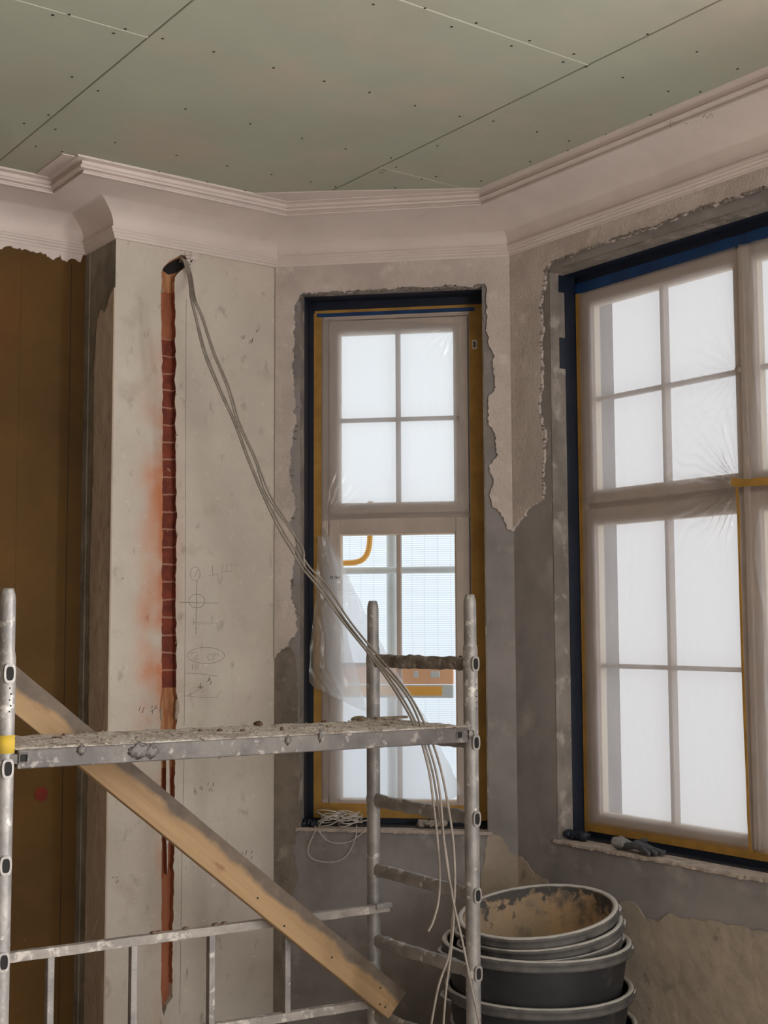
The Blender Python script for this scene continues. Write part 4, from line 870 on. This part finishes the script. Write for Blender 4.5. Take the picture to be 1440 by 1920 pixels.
ch = [(485, 1360, .026, .012, .009, 'chip', 'dark brown stone chip on the platform, left of middle'), (468, 1358, .012, .010, .008, 'chip', 'small brown crumb left of the dark chip on the platform'),
      (598, 1353, .020, .009, .005, 'chip', 'flat reddish chip at the back edge of the platform'), (665, 1350, .030, .018, .010, 'mortar', 'yellowish mortar lump on the platform near the rear post'),
      (190, 1373, .008, .007, .005, 'chip', 'square red brick crumb left on the platform'), (375, 1371, .011, .006, .003, 'chip', 'dark flat brick splinter on the platform'),
      (412, 1372, .008, .008, .006, 'chip', 'round red brick crumb at middle of the platform'), (340, 1379, .016, .005, .002, 'chip', 'long thin dark splinter near the front of the platform'),
      (107, 1385, .016, .006, .004, 'chip', 'brown splinter near the left end of the platform'), (616, 1363, .008, .008, .006, 'mortar', 'small grey chunk on the platform right of middle'),
      (738, 1357, .010, .010, .007, 'mortar', 'small grey chunk near the right end of the platform'), (455, 1371, .009, .006, .004, 'chip', 'small dark crumb in front of the brown chip'),
      (528, 1368, .007, .006, .006, 'chip', 'dark pointed crumb near the front edge below the corner window'), (724, 1360, .014, .008, .005, 'mortar', 'flat grey flake near the right end of the platform'),
      (120, 1380, .006, .006, .005, 'chip', 'small brown crumb beside the splinter at left')]
for k, c_ in enumerate(ch): chunk(c_[0], c_[1], c_[2], c_[3], c_[4], M[c_[5]], k + 1, c_[6])
bm = bmesh.new(); rnd = random.Random(3)
for k in range(420):
    x = rnd.uniform(.02, PL - .01); y = rnd.uniform(D0 + .006, D1 - .008); s_ = rnd.uniform(.001, .0038)
    wz = 1.262 + .0505 - x * math.tan(tilt)
    bmesh.ops.create_icosphere(bm, subdivisions=1, radius=s_, matrix=Matrix.Translation((pf.location.x + x, FY + y, wz)) @ Matrix.Diagonal((1.4, 1, .7, 1)))
o = obj('grit', bm, [M['mortar']]); tag(o, 'fine mortar grit and crumbs scattered over the platform', 'grit', kind='stuff')
# short flat offcut at the rear of the deck
p = deckp(715, 1345); o = obj('timber_offcut', boxes((-.06, .065, -.012, .012, 0, .008)), M['mortar'], loc=(p.x - .03, FY + D1 - .014, p.z - .003), bevel=.002); tag(o, 'thin grey offcut lying along the back edge of the platform', 'offcut')

# rear guard-rail frame
gr = empty('guardrail_frame', (LX, RY, 0), 0, label='low aluminium guardrail frame with upright bars behind the leaning board', cat='guardrail')
def rail(z0_, z1_, name, x1=FX - LX + .03):
    bm = bmesh.new(); h = .0135
    for (x, z) in ((-.25, z0_ + (z0_ - z1_) * .17), (x1, z1_)): pass
    n = 40; R_ = []
    for k in range(n + 1):
        x = -.25 + (x1 + .25) * k / n; z = z0_ + (z1_ - z0_) * (x / (FX - LX)); j_ = .0015 * noise.noise(Vector((x * 25, z, 0)))
        R_.append([bm.verts.new((x, y, z + b + j_)) for y, b in ((-.013, -h), (.013, -h), (.013, h), (-.013, h))])
    for a, b in zip(R_, R_[1:]):
        for k in range(4): bm.faces.new((a[k], a[(k + 1) % 4], b[(k + 1) % 4], b[k]))
    bm.faces.new(R_[0]); bm.faces.new(R_[-1]); return obj(name, bm, M['rail'], gr, bevel=.002, loc=(0, -PR - .015, 0))
ya = -PR - .015
def gz(x, y): p = hit(x, y, (0, RY + ya - .013, 0), (0, 1, 0)); return p.x - LX, p.z
t0, t1 = gz(20, 1797), gz(690, 1707)
def fit_(p, q_): k = (q_[1] - p[1]) / (q_[0] - p[0]); return p[1] - k * p[0], p[1] + k * (FX - LX - p[0])
za, zb = fit_(t0, t1); rail(za, zb, 'top_rail')
b0, b1 = gz(430, 1925), gz(690, 1884); zc, zd = fit_(b0, b1); rail(zc, zd, 'bottom_rail', FX - LX + .0)
for k, px in enumerate((97, 253, 399, 541)):
    x, _ = gz(px, 1800); f_ = x / (FX - LX); obj('baluster', boxes((x - .010, x + .010, ya - .011, ya + .011, zc + (zd - zc) * f_, za + (zb - za) * f_)), M['alu'], gr, bevel=.002)
bm = boxes((FX - LX - .028, FX - LX + .035, ya - .020, ya - .0, zb + .0, zb + .016)); obj('rail_hook', bm, M['alu'], gr, bevel=.002)
CR_ = ('dark brick crumb on the guardrail, where the brick chase runs behind it', 'brick crumb on the guardrail just right of the brick chase', 'rightmost brick crumb on the guardrail, near the leaning board', 'brick crumb on the guardrail, second from the leaning board', 'lone brick crumb on the guardrail between the two pairs')
for k, (px, py) in enumerate(((292, 1742), (302, 1743), (424, 1732), (408, 1734), (352, 1738))):
    x, z = gz(px, py); bm = bmesh.new(); bmesh.ops.create_icosphere(bm, subdivisions=2, radius=1)
    for v in bm.verts: v.co = Vector((v.co.x * .012, v.co.y * .007, v.co.z * .005)) * (1 + .4 * noise.noise(v.co + Vector((k, 0, 0))))
    f_ = x / (FX - LX); o = obj('brick_crumb', bm, M['chip'], loc=(LX + x, RY + ya, za + (zb - za) * f_ + .0135 + .003)); tag(o, CR_[k], 'rubble', 'crumbs on the guardrail')

# leaning board
BYp = 3.532
def bp(x, y): return hit(x, y, (0, BYp - .016, 0), (0, 1, 0))
c0 = (bp(30, 1250) + bp(30, 1337)) / 2; c1 = (bp(757, 1866) + bp(735, 1905)) / 2
dirv = (c1 - c0).normalized(); ang = math.atan2(-dirv.z, dirv.x)
e1 = c1 + dirv * .0; e0 = c0 - dirv * .20; LEN = (e1 - e0).length
bm = bmesh.new(); hw = .051; nseg = 60; R_ = []
for k in range(nseg + 1):
    x = LEN * k / nseg - (0 if k < nseg else 0); j_ = .0012 * noise.noise(Vector((x * 7, 0, 0)))
    R_.append([bm.verts.new((x + (z_ * .12 if k == nseg else 0), y_, z_ + j_)) for y_, z_ in ((-.016, -hw), (.016, -hw), (.016, hw), (-.016, hw))])
for a, b in zip(R_, R_[1:]):
    for k in range(4): bm.faces.new((a[k], a[(k + 1) % 4], b[(k + 1) % 4], b[k]))
bm.faces.new(R_[0]); bm.faces.new(R_[-1])
brd = obj('timber_board', bm, M['timber'], bevel=.003); brd.location = e0 + Vector((0, .016, 0)); brd.rotation_euler = (0, ang, 0)
tag(brd, 'long pale timber board leaning diagonally through the scaffold, grey dust along its top edge', 'board')
for (px, py) in ((483, 1684), (533, 1736), (622, 1795), (713, 1852), (712, 1883), (722, 1888)):
    p = bp(px, py); lv = (p - e0); x = lv.dot(dirv); z = lv.dot(Vector((-dirv.z, 0, dirv.x))) * 1
    zz = lv.x * math.sin(ang) + lv.z * math.cos(ang)
    bm = bmesh.new(); bmesh.ops.create_cone(bm, cap_ends=True, segments=10, radius1=.003, radius2=.003, depth=.002, matrix=Matrix.Translation((x, -.0165, zz)) @ Matrix.Rotation(math.pi / 2, 4, 'X')); obj('nail_hole', bm, M['black'], brd)

# ---------------------------------------------------------------- mortar tubs
def tub_bms(R_, H, taper=.80):
    rb = R_ * taper; lip = .030
    body = lathe([(1e-3, 0), (rb - .01, 0), (rb, .008), (R_ - .016, H - lip), (R_ - .016, H - .004), (R_ - .02, H - .004), (R_ - .022, H - lip), (rb - .008, .012), (1e-3, .012)], 72)
    rim = lathe([(R_ - .018, H - lip), (R_ - .003, H - lip - .004), (R_ - .001, H - lip + .004), (R_ - .006, H - .018), (R_ - .002, H - .014), (R_, H - .006), (R_ - .004, H), (R_ - .014, H + .001), (R_ - .02, H - .004), (R_ - .021, H - .012)], 72)
    inn = lathe([(R_ - .0205, H - .006), (R_ - .0228, H - lip), (rb - .0095, .013), (1e-3, .013)], 72)
    return body, rim, inn
def tub(R_, H, base, lab, rot=(0, 0, 0), inside='tub'):
    r = empty('mortar_tub', base, 0, label=lab, cat='tub', group='round black mortar tubs stacked by the corner'); r.rotation_euler = rot
    b, ri, inn = tub_bms(R_, H); obj('body', b, M['tub'], r, smooth=True)
    o = obj('rim', ri, M['tubrim'], r, smooth=True); o['label'] = 'dust-grey rim, paler where top light is painted in'
    obj('inner_wall', inn, M[inside], r, smooth=True)
    for s in (-1, 1):
        bm = bmesh.new(); pts = []
        for k in range(9):
            a = (k / 8 - .5) * .42 + (0 if s > 0 else math.pi) - .5
            rr = R_ + .012 * math.sin(math.pi * k / 8) - .004; pts.append((rr * math.cos(a), rr * math.sin(a), H - .035))
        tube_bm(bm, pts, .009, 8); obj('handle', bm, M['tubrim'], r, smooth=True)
    return r
vh = Vector((math.sin(YAW), math.cos(YAW), 0)); rh = Vector((math.cos(YAW), -math.sin(YAW), 0))
def tubc(px, d): p = ray(px, 1175); p = p * d; return Vector((p.x, p.y, 0))
TD = 4.34; R1 = 174 / F_PX * TD; Hh = .33
cc_ = tubc(997, TD); c2_ = tubc(1000, TD + .01); c3_ = tubc(1008, TD + .02)
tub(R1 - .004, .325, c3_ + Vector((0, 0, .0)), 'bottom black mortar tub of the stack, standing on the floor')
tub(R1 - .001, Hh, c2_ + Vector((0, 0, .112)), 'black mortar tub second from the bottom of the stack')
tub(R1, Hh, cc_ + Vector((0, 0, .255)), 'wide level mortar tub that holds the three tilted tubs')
R2 = 149 / F_PX * TD
def tilt_rot(a_cam, a_left):
    n_ = (Vector((0, 0, 1)) - vh * math.sin(a_cam) - rh * math.sin(a_left)).normalized(); return Vector((0, 0, 1)).rotation_difference(n_).to_euler(), n_
def tilted(px, zr, ac, al, lab, inside, R_=R2):
    rot, n_ = tilt_rot(math.radians(ac), math.radians(al)); cr = tubc(px, TD) + Vector((0, 0, zr)); base = cr - n_ * .27; return tub(R_, .27, base, lab, rot, inside)
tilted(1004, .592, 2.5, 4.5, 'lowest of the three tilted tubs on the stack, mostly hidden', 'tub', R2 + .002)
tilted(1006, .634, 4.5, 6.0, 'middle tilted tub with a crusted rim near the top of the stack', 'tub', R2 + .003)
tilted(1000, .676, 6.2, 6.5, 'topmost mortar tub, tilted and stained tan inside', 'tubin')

# ---------------------------------------------------------------- cables from the pier
def cable(pts, r, lab, seed):
    P = [atd(x, y, d) for x, y, d in pts]; sp_ = spline(P, 8); bm = bmesh.new(); tube_bm(bm, sp_, r, 8)
    tag(obj('electric_cable', bm, M['cable'], smooth=True), lab, 'cable', 'grey cables from the wall chase'); return
hd = (A.y + .028 - 0) / ray(340, 490).y
nose = [(338, 492, hd), (346, 488, hd - .06), (356, 520, hd - .07)]
YS = [(560, 4.75), (593, 4.74), (660, 4.71), (727, 4.68), (793, 4.66), (860, 4.62), (927, 4.57), (994, 4.53), (1029, 4.50), (1063, 4.47), (1097, 4.44), (1166, 4.36), (1235, 4.25), (1304, 4.08), (1373, 3.93)]
def pth(xs, tail, k): return [(nose[0][0] + k, nose[0][1], nose[0][2]), (nose[1][0] + k * 1.6, nose[1][1] + k, nose[1][2]), (nose[2][0] + k * 1.2, nose[2][1], nose[2][2])] + [(x, y, d + k * .004) for x, (y, d) in zip(xs, YS)] + tail
cable(pth([358, 366, 382, 409, 439, 464, 492, 524, 545, 565, 593, 643, 698, 746, 783], [(803, 1440, 3.89), (812, 1500, 3.88), (821, 1580, 3.88), (825, 1640, 3.88), (822, 1690, 3.88), (812, 1728, 3.88), (803, 1746, 3.88)], -2), .0037, 'grey cable ending in a free hook above the tubs', 1)
cable(pth([360, 368, 386, 413, 443, 467, 496, 530, 552, 572, 600, 650, 703, 752, 788], [(809, 1440, 3.89), (820, 1500, 3.88), (835, 1590, 3.87), (848, 1680, 3.86), (866, 1760, 3.85), (884, 1850, 3.85), (902, 1935, 3.85)], -1), .0034, 'grey cable crossing in front of the right scaffold post at the bottom', 2)
cable(pth([363, 377, 399, 426, 446, 477, 500, 545, 568, 572, 601, 648, 705, 762, 794], [(816, 1440, 3.88), (826, 1500, 3.87), (833, 1580, 3.87), (841, 1640, 3.86), (851, 1700, 3.86), (846, 1780, 3.85), (836, 1860, 3.85), (830, 1940, 3.85)], 1), .0035, 'grey cable hanging straight down between the scaffold posts', 3)
cable(pth([366, 380, 402, 430, 450, 480, 506, 548, 560, 580, 612, 657, 713, 768, 803], [(826, 1440, 3.88), (840, 1510, 3.87), (850, 1580, 3.87), (853, 1660, 3.86), (848, 1730, 3.86), (842, 1790, 3.85), (822, 1850, 3.85), (806, 1935, 3.85)], 3), .0037, 'thick grey cable bowing farthest right before the tubs', 4)

# white cable coil on the narrow sill
def sillpt(x, y, z): p = hit(x, y, (0, 0, z), (0, 0, 1)); return p
bm = bmesh.new(); rnd = random.Random(12); zS = SILL + .012
def sp3(u, y, z): return A + dC * u - nC * y + Vector((0, 0, z))
uc1, _ = cen(620, 1550, .06); uc2, _ = cen(655, 1550, .05)
for (uc, rx, n, zb_) in ((uc1, .045, 7, 0), (uc2, .042, 8, 0)):
    pts = []
    for k in range(n * 12):
        a = k / 12 * 2 * math.pi; rr = 1 + .25 * math.sin(k * .37 + uc * 9); lift = .018 + .014 * math.sin(k * .21) + .02 * (k / (n * 12))
        pts.append(sp3(uc + rx * rr * math.cos(a), .055 + .030 * rr * math.sin(a), zS + lift + .014 * math.sin(a + k * .05)))
    tube_bm(bm, pts, .0021, 6)
for l in ([(590, 1560), (578, 1590), (583, 1608), (605, 1616), (635, 1614), (655, 1598), (668, 1565)], [(598, 1558), (612, 1575), (632, 1581), (660, 1576), (690, 1552)], [(600, 1545), (625, 1530), (650, 1545), (690, 1538)]):
    pts = [sp3(cen(x, y, -.018)[0], -.018, cen(x, y, -.018)[1]) for x, y in l]; tube_bm(bm, spline([sp3(cen(*l[0], .02)[0], .03, zS + .004)] + pts + [sp3(cen(*l[-1], .02)[0], .03, zS + .006)], 8), .0019, 6)
tag(obj('cable_coil', bm, M['whitecable'], smooth=True), 'tangled white cable coil on the narrow window sill, loops drooping over the edge', 'cable')
# dusty crumpled thing at the right of the sill, dark lump at the left corner
def lump(name, u0, u1, y0, y1, z0, z1, m, lab, cat, seed, loc, rz, n=5, **k):
    bm = bmesh.new(); rnd = random.Random(seed)
    for i in range(n):
        t = (i + .5) / n; mt = Matrix.Translation((u0 + (u1 - u0) * t, (y0 + y1) / 2 + rnd.uniform(-.006, .006), (z0 + z1) / 2)) @ Matrix.Rotation(rnd.uniform(-.5, .5), 4, 'Y') @ Matrix.Diagonal(((u1 - u0) / n * .75, (y1 - y0) / 2, (z1 - z0) / 2 * rnd.uniform(.75, 1.05), 1))
        bmesh.ops.create_icosphere(bm, subdivisions=3, radius=1, matrix=mt)
    for v in bm.verts: v.co += Vector((noise.noise(v.co * 60), noise.noise(v.co * 55 + Vector((7, 0, 0))), noise.noise(v.co * 70 + Vector((0, 9, 0))))) * .006
    o = obj(name, bm, m, loc=loc, rotz=rz, smooth=True); tag(o, lab, cat, **k); return o
ua, _ = cen(784, 1550, .05); ub, _ = cen(836, 1550, .05)
lump('dusty_rag', ua, ub, .03, .075, SILL + .008, SILL + .044, M['crust'], 'dusty crumpled grey rag at the right of the narrow window sill', 'rag', 3, A, rC)
ua, _ = cen(567, 1545, .04); ub, _ = cen(590, 1545, .04)
lump('membrane_scrap', ua, ub + .005, .01, .05, SILL + .008, SILL + .034, M['membrane'], 'dark membrane scrap in the left corner of the narrow window sill', 'scrap', 5, A, rC, n=3)
lump('membrane_scrap', RU0 + .012, RU0 + .11, .02, .07, SILL + .008, SILL + .045, M['membrane'], 'bunched navy membrane in the left corner of the wide window sill', 'scrap', 8, B, rR, n=4)

# glove on the wide sill
def gl(x, y, o_=.02): u_, z_ = rig(x, y, o_); return u_, z_
gz_ = SILL + .009
def skin(name, verts, edges, rad, m, parent=None, loc=None, rotz=None):
    me = bpy.data.meshes.new(name); me.from_pydata(verts, edges, []); o = bpy.data.objects.new(name, me); C.objects.link(o)
    me.materials.append(m); s_ = o.modifiers.new('skin', 'SKIN'); s_.use_smooth_shade = True
    for i, r_ in enumerate(rad): me.skin_vertices[0].data[i].radius = r_
    me.skin_vertices[0].data[0].use_root = True
    sb = o.modifiers.new('sub', 'SUBSURF'); sb.levels = 2; sb.render_levels = 2
    if parent: o.parent = parent
    if loc is not None: o.location = loc
    if rotz is not None: o.rotation_euler = (0, 0, rotz)
    return o
gu = rig(1190, 1592, .02)[0]
glv = empty('work_glove', B, rR, label='crumpled grey work glove lying on the sill of the wide window', cat='glove')
glv.location = B + Vector((.024, -gu, gz_)); glv.scale = (1.12, 1.12, 1.12); 
V = [(-.02, 0, .016), (.01, .0, .02), (.03, .0, .02), (.055, -.018, .014), (.085, -.030, .008), (.06, -.006, .016), (.10, -.012, .008), (.06, .008, .016), (.11, .010, .008), (.055, .020, .012), (.095, .032, .008), (.0, .018, .028), (.022, .034, .036), (-.04, 0, .014)]
E_ = [(0, 1), (1, 2), (2, 3), (3, 4), (2, 5), (5, 6), (2, 7), (7, 8), (2, 9), (9, 10), (1, 11), (11, 12), (0, 13)]
rad = [(.024, .012), (.028, .013), (.026, .012), (.009, .009), (.007, .007), (.009, .009), (.008, .008), (.009, .009), (.008, .008), (.009, .009), (.007, .007), (.010, .010), (.008, .008), (.026, .012)]
hand = skin('hand', V, E_, rad, M['glove'], glv)
bm = bmesh.new(); cu = []
for k in range(9):
    t = k / 8; ring = []
    for j in range(20):
        a = 2 * math.pi * j / 20; ring.append(bm.verts.new((-.03 - .045 * t, (.024 + .006 * t) * math.cos(a), .016 + (.011 + .008 * t + .004 * math.sin(3 * a)) * math.sin(a) + .006 * t)))
    cu.append(ring)
for a, b in zip(cu, cu[1:]):
    for j in range(20): bm.faces.new((a[j], a[(j + 1) % 20], b[(j + 1) % 20], b[j]))
cuff = obj('cuff', bm, M['glovecuff'], glv, smooth=True); sm = cuff.modifiers.new('t', 'SOLIDIFY'); sm.thickness = .0025; cuff['label'] = 'paler grey cuff'

print('scene objects', len(bpy.data.objects))
